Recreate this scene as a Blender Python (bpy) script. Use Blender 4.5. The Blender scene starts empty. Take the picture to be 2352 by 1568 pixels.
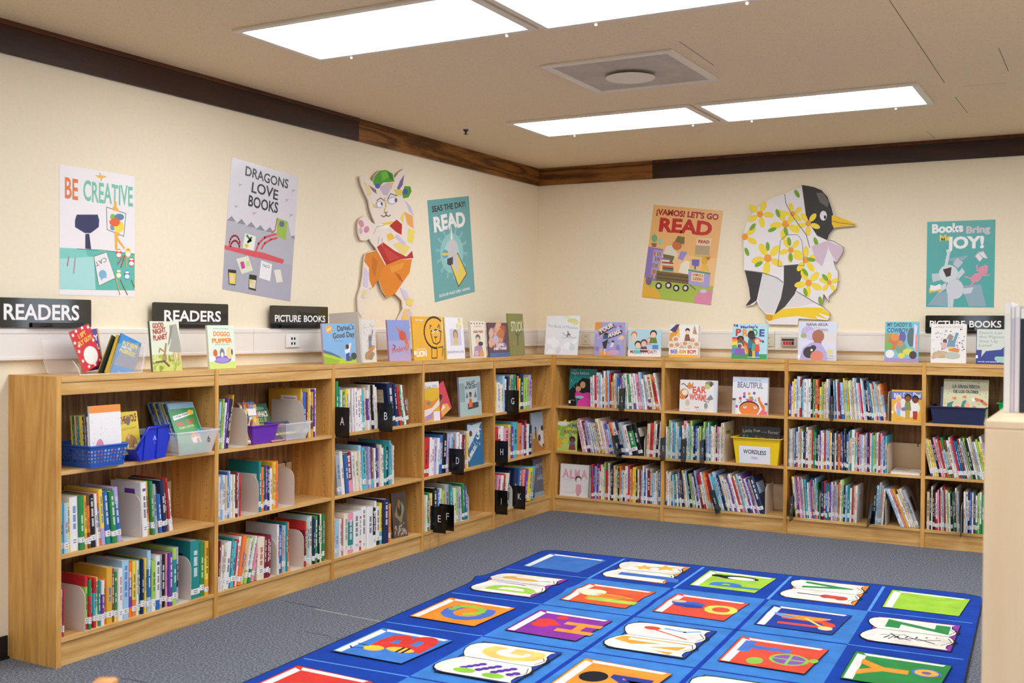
import bpy, bmesh, math, random
from mathutils import Vector, Matrix
R_ = random.Random(7)
SC = bpy.context.scene
COL = SC.collection
# ------------------------------------------------------------------ camera, world, exposure
CAM = Vector((4.1837, -7.9426, 1.4550))
RT = Vector((0.8738523, 0.4861384, 0.0071853))
UP = Vector((-0.0133986, 0.0093061, 0.9998669))
FW = Vector((-0.4860068, 0.8738323, -0.0146457))
FPX = 2495.63
cd = bpy.data.cameras.new('camera'); cam = bpy.data.objects.new('camera', cd); COL.objects.link(cam)
cam.matrix_world = Matrix(((RT.x, UP.x, -FW.x, CAM.x), (RT.y, UP.y, -FW.y, CAM.y), (RT.z, UP.z, -FW.z, CAM.z), (0, 0, 0, 1)))
cd.sensor_fit = 'HORIZONTAL'; cd.sensor_width = 36.0; cd.lens = FPX * 36.0 / 2352.0; cd.clip_start = 0.05; cd.clip_end = 60
cd.dof.use_dof = True; cd.dof.focus_distance = 7.0; cd.dof.aperture_fstop = 4.0
SC.camera = cam
w = bpy.data.worlds.new('daylight'); SC.world = w; w.use_nodes = True
w.node_tree.nodes['Background'].inputs[0].default_value = (0.80, 0.89, 1.0, 1)
w.node_tree.nodes['Background'].inputs[1].default_value = 3.6
SC.view_settings.view_transform = 'Standard'; SC.view_settings.look = 'None'
SC.view_settings.gamma = 1.0; SC.view_settings.use_curve_mapping = False
SC.view_settings.exposure = 0.0
SC.cycles.use_denoising = True
SC.cycles.max_bounces = 10; SC.cycles.diffuse_bounces = 6; SC.cycles.glossy_bounces = 3; SC.cycles.transparent_max_bounces = 16
SC.cycles.sample_clamp_indirect = 6.0
LAMP_POWER = 12.2          # radiance of the fluorescent diffusers
H = 1.2276                # bookcase height
D = 0.3104                # bookcase depth
CEIL = 2.745
SHELF = (0.120, 0.474, 0.828)   # top faces of base, middle and upper shelf

# ------------------------------------------------------------------ small helpers
def ray(px, py): return FW + RT * ((px - 1176) / FPX) - UP * ((py - 784) / FPX)
def wall_l(px, py, x=0.0):
    d = ray(px, py); return CAM + d * ((x - CAM.x) / d.x)
def wall_b(px, py, y=0.0):
    d = ray(px, py); return CAM + d * ((y - CAM.y) / d.y)
def flat(px, py, z=0.0):
    d = ray(px, py); return CAM + d * ((z - CAM.z) / d.z)
def lin(c): return c / 12.92 if c <= 0.04045 else ((c + 0.055) / 1.055) ** 2.4
def hx(s):
    s = s.lstrip('#')
    if len(s) == 3: s = ''.join(ch * 2 for ch in s)
    return tuple(lin(int(s[i:i + 2], 16) / 255.0) for i in (0, 2, 4)) + (1.0,)
PAL = dict(w='ece8e4', c='e9dfc2', k='17181a', n='1c2a52', b='2c67b0', s='a2c8e2', t='1f8a86', g='2f8b4a', l='a5cf5e', y='f0d44a',
           a='e0aa38', o='ee7d34', r='cc2f33', m='85222f', p='ea98ab', v='70409c', u='b3a6d6', h='a9abad', d='484d50', e='d8c39d',
           z='7a4d2e', q='52bac6', f='f3bf97')
NAMES = dict(w='white', c='cream', k='black', n='navy', b='blue', s='pale blue', t='teal', g='green', l='lime', y='yellow', a='amber', o='orange',
             r='red', m='maroon', p='pink', v='purple', u='lavender', h='grey', d='charcoal', e='beige', z='brown', q='turquoise', f='peach')
PALC = {k: hx(v) for k, v in PAL.items()}

class MB:
    """collects faces (with a colour and a material slot each) and links them as one mesh object"""
    def __init__(self): self.v = []; self.f = []; self.c = []; self.m = []
    def face(self, pts, col=(1, 1, 1, 1), mi=0):
        n = len(self.v); self.v += [tuple(p) for p in pts]; self.f.append(tuple(range(n, n + len(pts)))); self.c.append(col); self.m.append(mi)
    def mesh(self, verts, faces, col=(1, 1, 1, 1), mi=0):
        n = len(self.v); self.v += [tuple(p) for p in verts]
        for f in faces: self.f.append(tuple(i + n for i in f)); self.c.append(col); self.m.append(mi)
    def box(self, a, b, col=(1, 1, 1, 1), mi=0, M=None):
        x0, y0, z0 = (min(a[i], b[i]) for i in range(3)); x1, y1, z1 = (max(a[i], b[i]) for i in range(3))
        vs = [(x0, y0, z0), (x1, y0, z0), (x1, y1, z0), (x0, y1, z0), (x0, y0, z1), (x1, y0, z1), (x1, y1, z1), (x0, y1, z1)]
        if M: vs = [M @ Vector(p) for p in vs]
        self.mesh(vs, [(3, 2, 1, 0), (4, 5, 6, 7), (0, 1, 5, 4), (1, 2, 6, 5), (2, 3, 7, 6), (3, 0, 4, 7)], col, mi)
    def prism(self, poly, fn, h0, h1, col=(1, 1, 1, 1), mi=0, side=None):
        """poly: 2D points counter-clockwise seen from h1; fn(a,b,h) -> 3D point"""
        n = len(poly); vs = [fn(a, b, h0) for a, b in poly] + [fn(a, b, h1) for a, b in poly]
        self.mesh(vs, [tuple(range(n - 1, -1, -1)), tuple(range(n, 2 * n))], col, mi)
        self.mesh(vs, [(i, (i + 1) % n, n + (i + 1) % n, n + i) for i in range(n)], side or col, mi)
    def tube(self, pts, r, n=8, col=(1, 1, 1, 1), mi=0):
        rings = []
        for i, p in enumerate(pts):
            p = Vector(p); t = (Vector(pts[min(i + 1, len(pts) - 1)]) - Vector(pts[max(i - 1, 0)])).normalized()
            a = t.orthogonal().normalized(); b = t.cross(a)
            rings.append([p + (a * math.cos(k * 2 * math.pi / n) + b * math.sin(k * 2 * math.pi / n)) * r for k in range(n)])
        vs = [q for r_ in rings for q in r_]; fs = []
        for i in range(len(pts) - 1):
            for k in range(n): fs.append((i * n + k, i * n + (k + 1) % n, (i + 1) * n + (k + 1) % n, (i + 1) * n + k))
        fs += [tuple(range(n - 1, -1, -1)), tuple(range((len(pts) - 1) * n, len(pts) * n))]
        self.mesh(vs, fs, col, mi)
    def lathe(self, prof, c, n=24, col=(1, 1, 1, 1), mi=0):
        vs = []; fs = []
        for r, z in prof: vs += [(c[0] + r * math.cos(k * 2 * math.pi / n), c[1] + r * math.sin(k * 2 * math.pi / n), c[2] + z) for k in range(n)]
        for i in range(len(prof) - 1):
            for k in range(n): fs.append((i * n + k, i * n + (k + 1) % n, (i + 1) * n + (k + 1) % n, (i + 1) * n + k))
        fs.append(tuple(range(n - 1, -1, -1))); fs.append(tuple(range((len(prof) - 1) * n, len(prof) * n)))
        self.mesh(vs, fs, col, mi)
    def build(self, name, mats, parent=None, bevel=0.0, smooth=False, fix=False):
        me = bpy.data.meshes.new(name); me.from_pydata(self.v, [], self.f)
        if not isinstance(mats, (list, tuple)): mats = [mats]
        for m in mats: me.materials.append(m)
        ca = me.color_attributes.new('Col', 'BYTE_COLOR', 'CORNER')
        cols = []
        for p, c in zip(me.polygons, self.c): cols += list(c) * p.loop_total
        ca.data.foreach_set('color', cols)
        me.polygons.foreach_set('material_index', self.m)
        if smooth: me.polygons.foreach_set('use_smooth', [True] * len(self.f))
        if fix:
            bm = bmesh.new(); bm.from_mesh(me); bmesh.ops.recalc_face_normals(bm, faces=bm.faces); bm.to_mesh(me); bm.free()
        me.update()
        o = bpy.data.objects.new(name, me); COL.objects.link(o)
        if parent is not None: o.parent = parent
        if bevel:
            md = o.modifiers.new('bevel', 'BEVEL'); md.width = bevel; md.segments = 2; md.limit_method = 'ANGLE'; md.angle_limit = 0.9
        return o
def tag(o, label=None, cat=None, group=None, kind=None):
    if label: o['label'] = label
    if cat: o['category'] = cat
    if group: o['group'] = group
    if kind: o['kind'] = kind
    return o
def thing(name, label, cat, M=None, group=None):
    o = bpy.data.objects.new(name, None); COL.objects.link(o); o.empty_display_size = 0.05
    if M is not None: o.matrix_world = M
    return tag(o, label, cat, group)
def struct(mb, name, mats, **k): return tag(mb.build(name, mats, **k), kind='structure')
def T(x, y, z): return Matrix.Translation((x, y, z))
def RZ(a): return Matrix.Rotation(a, 4, 'Z')
def RX(a): return Matrix.Rotation(a, 4, 'X')
def RY(a): return Matrix.Rotation(a, 4, 'Y')
# frames of the two bookcase runs: local x along the run (as seen), local y into the wall (0 = front plane), z up
FR = {'u': T(D, 0, 0) @ RZ(math.pi / 2), 'r': T(0, -D, 0)}
def along(run, px, py, depth=0.0):
    """position along a run of what the photograph shows at px,py, `depth` behind its front plane"""
    return wall_l(px, py, D - depth).y if run == 'u' else wall_b(px, py, -D + depth).x
def zat(run, px, py, depth=0.0):
    return wall_l(px, py, D - depth).z if run == 'u' else wall_b(px, py, -D + depth).z

# ------------------------------------------------------------------ materials
def mat(name, col=(0.8, 0.8, 0.8, 1), rough=0.5, spec=0.5, **k):
    m = bpy.data.materials.new(name); m.use_nodes = True; b = m.node_tree.nodes['Principled BSDF']
    b.inputs['Base Color'].default_value = col if not isinstance(col, str) else hx(col)
    b.inputs['Roughness'].default_value = rough; b.inputs['Specular IOR Level'].default_value = spec
    for a, v in k.items(): b.inputs[a.replace('_', ' ')].default_value = v
    return m
def nodes(m): return m.node_tree.nodes, m.node_tree.links, m.node_tree.nodes['Principled BSDF']
def printed(name, rough=0.42, spec=0.45, coat=0.0, bump=0.0):
    """reads the colour of each printed shape from the mesh"""
    m = mat(name, rough=rough, spec=spec); n, l, b = nodes(m)
    a = n.new('ShaderNodeAttribute'); a.attribute_name = 'Col'; l.new(a.outputs['Color'], b.inputs['Base Color'])
    b.inputs['Coat Weight'].default_value = coat; b.inputs['Coat Roughness'].default_value = 0.12
    if bump:
        t = n.new('ShaderNodeTexCoord'); z = n.new('ShaderNodeTexNoise'); z.inputs['Scale'].default_value = 6; z.inputs['Detail'].default_value = 2
        bp = n.new('ShaderNodeBump'); bp.inputs['Strength'].default_value = bump; bp.inputs['Distance'].default_value = 0.02
        l.new(t.outputs['Object'], z.inputs['Vector']); l.new(z.outputs['Fac'], bp.inputs['Height'])
        l.new(bp.outputs['Normal'], b.inputs['Normal']); l.new(bp.outputs['Normal'], b.inputs['Coat Normal'])
    return m
def wood(name, c1, c2, axis, scale=1.0, rough=0.38, contrast=(0.35, 0.7), fine=0.35, rings=9.0):
    m = mat(name, rough=rough, spec=0.35); n, l, b = nodes(m)
    t = n.new('ShaderNodeTexCoord'); mp = n.new('ShaderNodeMapping'); s = [1.0, 1.0, 1.0]; s[axis] = 0.09
    mp.inputs['Scale'].default_value = [q * scale for q in s]
    oi = n.new('ShaderNodeObjectInfo'); mul = n.new('ShaderNodeMath'); mul.operation = 'MULTIPLY'; mul.inputs[1].default_value = 17.0
    l.new(oi.outputs['Random'], mul.inputs[0]); l.new(mul.outputs[0], mp.inputs['Location'])
    l.new(t.outputs['Object'], mp.inputs['Vector'])
    no = n.new('ShaderNodeTexNoise'); no.inputs['Scale'].default_value = 3.2; no.inputs['Detail'].default_value = 3; no.inputs['Roughness'].default_value = 0.5
    l.new(mp.outputs[0], no.inputs['Vector'])
    wv = n.new('ShaderNodeMath'); wv.operation = 'MULTIPLY'; wv.inputs[1].default_value = rings; l.new(no.outputs['Fac'], wv.inputs[0])
    fr = n.new('ShaderNodeMath'); fr.operation = 'PINGPONG'; fr.inputs[1].default_value = 0.5; l.new(wv.outputs[0], fr.inputs[0])
    f2 = n.new('ShaderNodeTexNoise'); f2.inputs['Scale'].default_value = 95; f2.inputs['Detail'].default_value = 2; l.new(mp.outputs[0], f2.inputs['Vector'])
    mx = n.new('ShaderNodeMix'); mx.data_type = 'FLOAT'; mx.inputs[0].default_value = fine
    l.new(fr.outputs[0], mx.inputs[2]); l.new(f2.outputs['Fac'], mx.inputs[3])
    cr = n.new('ShaderNodeValToRGB'); cr.color_ramp.elements[0].position = contrast[0] - 0.2; cr.color_ramp.elements[1].position = contrast[1] - 0.1
    cr.color_ramp.elements[0].color = hx(c1); cr.color_ramp.elements[1].color = hx(c2)
    l.new(mx.outputs[0], cr.inputs[0]); l.new(cr.outputs[0], b.inputs['Base Color'])
    bp = n.new('ShaderNodeBump'); bp.inputs['Strength'].default_value = 0.08; bp.inputs['Distance'].default_value = 0.002
    l.new(mx.outputs[0], bp.inputs['Height']); l.new(bp.outputs['Normal'], b.inputs['Normal'])
    return m
def speckle(name, c1, c2, scale, rough=0.9, bump=0.3, dist=0.003, c3=None, detail=3, pos=(0.35, 0.65), stretch=None):
    m = mat(name, rough=rough, spec=0.15); n, l, b = nodes(m)
    t = n.new('ShaderNodeTexCoord'); no = n.new('ShaderNodeTexNoise'); no.inputs['Scale'].default_value = scale; no.inputs['Detail'].default_value = detail
    no.inputs['Roughness'].default_value = 0.7
    if stretch:
        mp = n.new('ShaderNodeMapping'); mp.inputs['Scale'].default_value = stretch; l.new(t.outputs['Object'], mp.inputs[0]); l.new(mp.outputs[0], no.inputs['Vector'])
    else: l.new(t.outputs['Object'], no.inputs['Vector'])
    cr = n.new('ShaderNodeValToRGB'); cr.color_ramp.elements[0].position = pos[0]; cr.color_ramp.elements[1].position = pos[1]
    cr.color_ramp.elements[0].color = hx(c1); cr.color_ramp.elements[1].color = hx(c2)
    if c3: e = cr.color_ramp.elements.new((pos[0] + pos[1]) / 2); e.color = hx(c3)
    l.new(no.outputs['Fac'], cr.inputs[0]); l.new(cr.outputs[0], b.inputs['Base Color'])
    bp = n.new('ShaderNodeBump'); bp.inputs['Strength'].default_value = bump; bp.inputs['Distance'].default_value = dist
    l.new(no.outputs['Fac'], bp.inputs['Height']); l.new(bp.outputs['Normal'], b.inputs['Normal'])
    return m
def clear(name, col, alpha, rough=0.08):
    m = mat(name, col, rough, 0.6); m.node_tree.nodes['Principled BSDF'].inputs['Alpha'].default_value = alpha; return m
def glow(name, col, s):
    m = mat(name, col, 0.6); b = m.node_tree.nodes['Principled BSDF']
    b.inputs['Emission Color'].default_value = col; b.inputs['Emission Strength'].default_value = s; return m
M = dict(
    wall=speckle('painted_wall', 'eedfc0', 'f0e2c5', 40, rough=0.62, bump=0.06, dist=0.002),
    ceil=speckle('acoustic_ceiling', 'cbb089', 'f2dcb6', 85, rough=0.95, bump=0.55, dist=0.006, pos=(0.27, 0.42), stretch=(1, 2.2, 1)),
    carpet=speckle('loop_carpet', '363b44', 'a4a6ac', 105, rough=0.97, bump=0.6, dist=0.005, c3='6a6d74', pos=(0.30, 0.72)),
    oak_x=wood('oak_along', 'c08c48', 'e2b877', 0, fine=.45, rings=12), oak_z=wood('oak_upright', 'bd853c', 'e2ad60', 2, fine=.45, rings=12),
    oak_y=wood('oak_across', 'c08c48', 'e2b877', 1),
    back=wood('oak_plywood_back_shaded', '7a5636', 'ae8656', 2, scale=1.6, rings=14, fine=0.3, rough=0.5),  # heavier ply grain, base colour darkened for the shade inside the bays
    trim_dark=wood('dark_stained_board', '2c1910', '42281a', 0, rough=0.45, fine=0.4),
    trim_dark_y=wood('dark_stained_board_long', '2c1910', '42281a', 1, rough=0.45, fine=0.4),
    trim_cap=wood('dark_cap_moulding', '4a2612', '6a3a1c', 1, rough=0.4),
    trim_mid=wood('amber_stained_board', '53300f', '96622a', 0, rough=0.45, scale=1.5, contrast=(0.4, 0.6)),
    trim_mid_y=wood('amber_stained_board_long', '53300f', '96622a', 1, rough=0.45, scale=1.5, contrast=(0.4, 0.6)),
    maple=wood('maple_veneer', 'edca9e', 'f4d9b2', 2, rough=0.42, fine=0.2, rings=4),
    black=mat('black_rubber', '0b0b0b', 0.5), plate=mat('black_acrylic', '100f0f', 0.22, 0.5),
    signboard=mat('black_sign_acrylic', '14130f', 0.08, 0.6, Coat_Weight=0.4),
    duct=mat('white_raceway', 'e9e2d8', 0.35), paint=mat('cream_enamel', 'e6dccb', 0.35), white=mat('white_plastic', 'efece6', 0.35),
    beige=mat('beige_plastic', 'd9cfb4', 0.4), ply=wood('birch_plywood', 'd9bf96', 'e6d0ab', 0, rough=0.5, fine=0.15, rings=3),
    steel=mat('painted_steel_cream', 'd9ccbb', 0.4), grey=speckle('dusty_grey_panel', 'bcb09f', 'cabfae', 6, rough=0.6, bump=0.0, detail=2),
    print=printed('printed_cover', 0.38, 0.45, 0.15), matte=printed('printed_paper', 0.55, 0.35), poster=printed('laminated_poster', 0.3, 0.5, 0.25, bump=0.12),
    paint_art=printed('painted_board', 0.55, 0.35), rug=printed('rug_pile', 0.97, 0.1), paper=mat('paper_pages', 'e6dfd0', 0.8),
    tube=glow('fluorescent_diffuser', (0.935, 1.0, 1.11, 1), LAMP_POWER), metal=mat('chrome', 'b8b2a8', 0.25, Metallic=1.0),
    hole=mat('drilled_hole', '2a1a0c', 0.9), glass=clear('window_glass', (1, 1, 1, 1), 0.06, 0.02),
    acrylic=clear('clear_acrylic', (0.97, 0.98, 0.98, 1), 0.10, 0.03), acrylic_edge=clear('acrylic_edge', (1.0, 0.99, 0.97, 1), 0.75, 0.1),
    milky=clear('milky_plastic', (0.94, 0.93, 0.92, 1), 0.30, 0.2), blue_bin=mat('blue_plastic', '2036c0', 0.32), basket=mat('blue_basket_plastic', '1f57b4', 0.35),
    purple=mat('purple_plastic', '6d2fae', 0.3), navy=mat('navy_plastic', '232b4f', 0.35), yellow=mat('yellow_plastic', 'f2cc12', 0.35),
    green=mat('green_plastic', '0fa548', 0.35), pale_line=mat('frayed_seam_thread', 'c9c2a4', 0.95), dark_line=mat('carpet_joint', '3d4049', 0.95),
)
nn, ll, bb = nodes(M['rug'])
bb.inputs['Sheen Weight'].default_value = 0.05
tc = nn.new('ShaderNodeTexCoord'); nz = nn.new('ShaderNodeTexNoise'); nz.inputs['Scale'].default_value = 260; nz.inputs['Detail'].default_value = 2
bp = nn.new('ShaderNodeBump'); bp.inputs['Strength'].default_value = 0.5; bp.inputs['Distance'].default_value = 0.004
ll.new(tc.outputs['Object'], nz.inputs['Vector']); ll.new(nz.outputs['Fac'], bp.inputs['Height']); ll.new(bp.outputs['Normal'], bb.inputs['Normal'])
at = [q for q in nn if q.type == 'ATTRIBUTE'][0]
n2 = nn.new('ShaderNodeTexNoise'); n2.inputs['Scale'].default_value = 9; n2.inputs['Detail'].default_value = 5; ll.new(tc.outputs['Object'], n2.inputs['Vector'])
mr = nn.new('ShaderNodeMapRange'); mr.inputs[1].default_value = 0.3; mr.inputs[2].default_value = 0.7; mr.inputs[3].default_value = 0.82; mr.inputs[4].default_value = 1.12
ll.new(n2.outputs['Fac'], mr.inputs[0])
mm = nn.new('ShaderNodeMix'); mm.data_type = 'RGBA'; mm.blend_type = 'MULTIPLY'; mm.inputs[0].default_value = 1.0
ll.new(at.outputs['Color'], mm.inputs[6]); ll.new(mr.outputs[0], mm.inputs[7]); ll.new(mm.outputs[2], bb.inputs['Base Color'])

# ------------------------------------------------------------------ flat artwork: shapes and lettering as one mesh
GL = {}
def _glyphs():
    chars = "ABCDEFGHIJKLMNOPQRSTUVWXYZabcdefghijklmnopqrstuvwxyz0123456789!'.,-?\u00a1"
    c = bpy.data.curves.new('lettering', 'FONT'); o = bpy.data.objects.new('lettering', c); COL.objects.link(o)
    c.resolution_u = 3
    def grab(s):
        c.body = s; bpy.context.view_layer.update()
        e = o.evaluated_get(bpy.context.evaluated_depsgraph_get()); me = e.to_mesh()
        vs = [(v.co.x, v.co.y) for v in me.vertices]; fs = [tuple(p.vertices) for p in me.polygons]; e.to_mesh_clear(); return vs, fs
    for bold, off in ((0, 0.0), (1, 0.022), (2, 0.045)):
        c.offset = off
        wd = lambda vs: max(v[0] for v in vs) - min(v[0] for v in vs)
        base = wd(grab('HH')[0])
        for ch in chars:
            vs, fs = grab(ch); GL[ch, bold] = (vs, fs, wd(grab('H' + ch + 'H')[0]) - base)
        GL[' ', bold] = ([], [], 0.28)
    bpy.data.objects.remove(o); bpy.data.curves.remove(c)
_glyphs()
class Art:
    """2D drawing on a plane. m(a,b) maps drawing coordinates to metres on the plane; put(p,q,h) places plane metres in 3D"""
    def __init__(self, m, put, lift=0.00004): self.mb = MB(); self.m = m; self.put = put; self.k = 0; self.lift = lift
    def _h(self): self.k += 1; return self.k * self.lift
    def c(self, c): return PALC[c] if len(c) == 1 else hx(c)
    def raw(self, pts, c):
        h = self._h(); A = sum(pts[i][0] * pts[(i + 1) % len(pts)][1] - pts[(i + 1) % len(pts)][0] * pts[i][1] for i in range(len(pts)))
        if A < 0: pts = pts[::-1]
        self.mb.face([self.put(p, q, h) for p, q in pts], self.c(c))
    def poly(self, pts, c): self.raw([self.m(a, b) for a, b in pts], c)
    def rect(self, a0, b0, a1, b1, c): self.poly([(a0, b0), (a1, b0), (a1, b1), (a0, b1)], c)
    def ell(self, a, b, ra, rb=None, c='k', rot=0, n=18, a0=0, a1=360):
        rb = rb or ra; co, si = math.cos(math.radians(rot)), math.sin(math.radians(rot)); P = []
        full = a1 - a0 >= 360
        for i in range(n + (0 if full else 1)):
            t = math.radians(a0 + (a1 - a0) * i / n); x, y = ra * math.cos(t), rb * math.sin(t)
            P.append((a + x * co - y * si, b + x * si + y * co))
        self.poly(P, c)
    def line(self, pts, wd, c, close=False):
        P = [Vector(self.m(a, b)) for a, b in pts]
        if close: P.append(P[0])
        w2 = (Vector(self.m(pts[0][0] + wd, pts[0][1])) - Vector(self.m(*pts[0]))).length / 2
        h = self._h()
        for p, q in zip(P, P[1:]):
            d = q - p
            if d.length < 1e-6: continue
            d.normalize(); nrm = Vector((-d.y, d.x)) * w2; e = d * w2 * 0.6
            quad = [p - nrm - e, q - nrm + e, q + nrm + e, p + nrm - e]
            self.mb.face([self.put(v.x, v.y, h) for v in quad], self.c(c))
    def text(self, s, p0, p1, ht, c, bold=0, jit=0.0, out=None, ow=None, sl=0.0):
        """lettering from p0 to p1 along its baseline, cap height ht (drawing units, b direction)"""
        if out: self.text(s, p0, p1, ht, out, min(2, bold + 1), jit, None, None, sl)
        P0, P1 = Vector(self.m(*p0)), Vector(self.m(*p1)); d = P1 - P0; L = d.length; d.normalize(); up = Vector((-d.y, d.x))
        Hh = (Vector(self.m(p0[0], p0[1] + ht)) - P0); Hs = Hh.length / 0.70
        if Hh.dot(up) < 0: up = -up
        W = sum(GL[ch, bold][2] for ch in s) or 1.0; sx = L / W; x = 0.0; h = self._h(); rj = random.Random(len(s) * 31 + ord(s[0]))
        flip = d.x * up.y - d.y * up.x < 0
        for ch in s:
            vs, fs, ad = GL[ch, bold]
            if vs:
                dy = rj.uniform(-jit, jit) * Hs; an = rj.uniform(-jit, jit) * 1.5; ca, sa = math.cos(an), math.sin(an); cx = x + ad / 2
                pts = []
                for vx, vy in vs:
                    lx, ly = vx - ad / 2, vy - 0.35; lx, ly = lx * ca - ly * sa, lx * sa + ly * ca
                    q = P0 + d * ((lx + cx + sl * (ly + .35)) * sx) + up * ((ly + 0.35) * Hs + dy); pts.append(self.put(q.x, q.y, h))
                self.mb.mesh(pts, [f[::-1] for f in fs] if flip else fs, self.c(c))
            x += ad
    def build(self, name, mat_, parent): return self.mb.build(name, mat_, parent)
def star(cx, cy, r, asp=1.0, n=5, k=0.45, rot=90):
    return [(cx + (r if i % 2 == 0 else r * k) * math.cos(math.radians(rot + i * 180 / n)), cy + asp * (r if i % 2 == 0 else r * k) * math.sin(math.radians(rot + i * 180 / n))) for i in range(2 * n)]
# ------------------------------------------------------------------ the room
XR, YF = 9.0, -13.0
def quadwall(mb, fixed, axis, u0, u1, holes, out):
    """wall slab 0.12 thick with rectangular holes (u0,u1,z0,z1)"""
    cuts = sorted({u0, u1} | {h[0] for h in holes} | {h[1] for h in holes})
    for a, b in zip(cuts, cuts[1:]):
        hs = [h for h in holes if h[0] <= a and h[1] >= b]
        spans = [(-0.05, CEIL + 0.1)] if not hs else [(-0.05, hs[0][2]), (hs[0][3], CEIL + 0.1)]
        for z0, z1 in spans:
            if axis == 'x': mb.box((a, fixed, z0), (b, fixed + out, z1))
            else: mb.box((fixed, a, z0), (fixed + out, b, z1))
WB = (5.75, 6.75, 0.95, 2.35); WR = (-8.2, -2.4, 0.9, 2.3); WF = (1.75, 2.25, 0.95, 2.35)
m = MB(); quadwall(m, 0.0, 'y', YF, 0.0, [], -0.12); struct(m, 'wall_left', M['wall'])
m = MB(); quadwall(m, 0.0, 'x', -0.12, XR + 0.12, [WB], 0.12); struct(m, 'wall_back', M['wall'])
m = MB(); quadwall(m, XR, 'y', YF, 0.0, [WR], 0.12); struct(m, 'wall_right', M['wall'])
m = MB(); quadwall(m, YF, 'x', -0.12, XR + 0.12, [WF], -0.12); struct(m, 'wall_front', M['wall'])
for i, (hole, y) in enumerate(((WB, 0.06), (WF, YF - 0.06))):
    m = MB(); x0, x1, z0, z1 = hole
    for a, b in (((x0, z0), (x1, z0 + .05)), ((x0, z1 - .05), (x1, z1)), ((x0, z0), (x0 + .05, z1)), ((x1 - .05, z0), (x1, z1))):
        m.box((a[0], y - .03, a[1]), (b[0], y + .03, b[1]))
    o = struct(m, 'window_%d' % (i + 1), M['white'])
    m = MB(); m.box((x0 + .05, y - .003, z0 + .05), (x1 - .05, y + .003, z1 - .05)); m.build('pane', M['glass'], o)
m = MB(); y0, y1, z0, z1 = WR
for a, b in [((y0, z0), (y1, z0 + .05)), ((y0, z1 - .05), (y1, z1))] + [((y0 + (y1 - y0) * k / 4 - .03, z0), (y0 + (y1 - y0) * k / 4 + .03, z1)) for k in range(5)]: m.box((XR + .03, a[0], a[1]), (XR + .09, b[0], b[1]))
o = struct(m, 'window_3', M['white']); m = MB(); m.box((XR + .057, y0 + .03, z0 + .05), (XR + .063, y1 - .03, z1 - .05)); m.build('pane', M['glass'], o)  # unseen side window, added to bring more daylight onto the walls
m = MB(); m.box((-0.12, YF - .12, -0.06), (XR + .12, 0.12, 0.0), mi=0)
def seam(p, q, wd, mi):
    a, b = flat(*p), flat(*q); d = (b - a); d.z = 0; d.normalize(); n = Vector((-d.y, d.x, 0)) * wd / 2
    m.face([(v.x, v.y, 0.0008) for v in (a - n, b - n, b + n, a + n)], mi=mi)
seam((655, 1380), (735, 1397), .007, 2); seam((722, 1398), (800, 1413), .006, 1); seam((803, 1414), (880, 1428), .005, 1)
seam((700, 1450), (760, 1461), .004, 2); seam((766, 1464), (795, 1469), .006, 2); seam((280, 1557), (335, 1567), .006, 2)
struct(m, 'floor', [M['carpet'], M['pale_line'], M['dark_line']])
m = MB(); m.box((-0.12, YF - .12, CEIL), (XR + .12, 0.12, CEIL + .06)); 
for p, q in (((2042.9, 0), (2169.4, 189.8)), ((2193.9, 222.4), (2222.4, 259.2)), ((2126.5, 300), (2148, 318)), ((2293.9, 110), (2316, 163)), ((2212, 198), (2312, 189.8)), ((1560, 95), (1640, 150))):
    a, b = flat(*p, CEIL), flat(*q, CEIL); d = (b - a).normalized(); n = Vector((-d.y, d.x, 0)) * .002
    m.face([(v.x, v.y, CEIL - .0006) for v in (a - n, b - n, b + n, a + n)], mi=1)
struct(m, 'ceiling', [M['ceil'], mat('ceiling_joint', '8d7a64', .9)])
ZT = 2.604
def board(name, run, a, b, mm, cap):
    m = MB()
    if run == 'u':
        m.box((0, a, ZT), (.02, b, CEIL))
        if cap: m.box((0, a, CEIL - cap), (.03, b, CEIL), mi=1)
    else:
        m.box((a, -.02, ZT), (b, 0, CEIL))
        if cap: m.box((a, -.03, CEIL - cap), (b, 0, CEIL), mi=1)
    struct(m, name, mm, bevel=0.002)
board('trim_1', 'u', YF, -2.452, [M['trim_dark_y'], M['trim_cap']], .022)
board('trim_2', 'u', -2.449, 0, [M['trim_mid_y']], 0)
board('trim_3', 'r', .02, 1.0155, [M['trim_mid']], 0)
board('trim_4', 'r', 1.0175, XR, [M['trim_dark'], M['trim_cap']], .024)
# white surface raceway round both walls
def duct(name, run, a, b, joints):
    m = MB(); F = FR[run]; off = D
    prof = [(0, 1.287), (.022, 1.287), (.030, 1.291), (.030, 1.303), (.027, 1.305), (.027, 1.403), (.030, 1.406), (.030, 1.424), (.024, 1.431), (0, 1.431)]
    cuts = [a] + joints + [b]
    for s0, s1 in zip(cuts, cuts[1:]):
        m.prism(prof, lambda p, q, h: F @ Vector((h, off - p, q)), s0 + .0012, s1 - .0012)
    m2 = struct(m, name, M['duct'], fix=True)
duct('trim_5', 'u', YF, -.03, [-6.0, -3.4, -1.9]); duct('trim_6', 'r', 0.0, 5.4, [0.255, 0.62, 1.99, 3.5])
m = MB(); m.box((0, YF, 0), (.009, -4.905, .10)); m.box((0, YF, 0), (.02, -4.905, .012)); struct(m, 'baseboard_left', M['black'], bevel=.002)
m = MB(); m.box((4.02, -.009, 0), (XR, 0, .10)); struct(m, 'baseboard_back', M['black'], bevel=.002)

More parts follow.
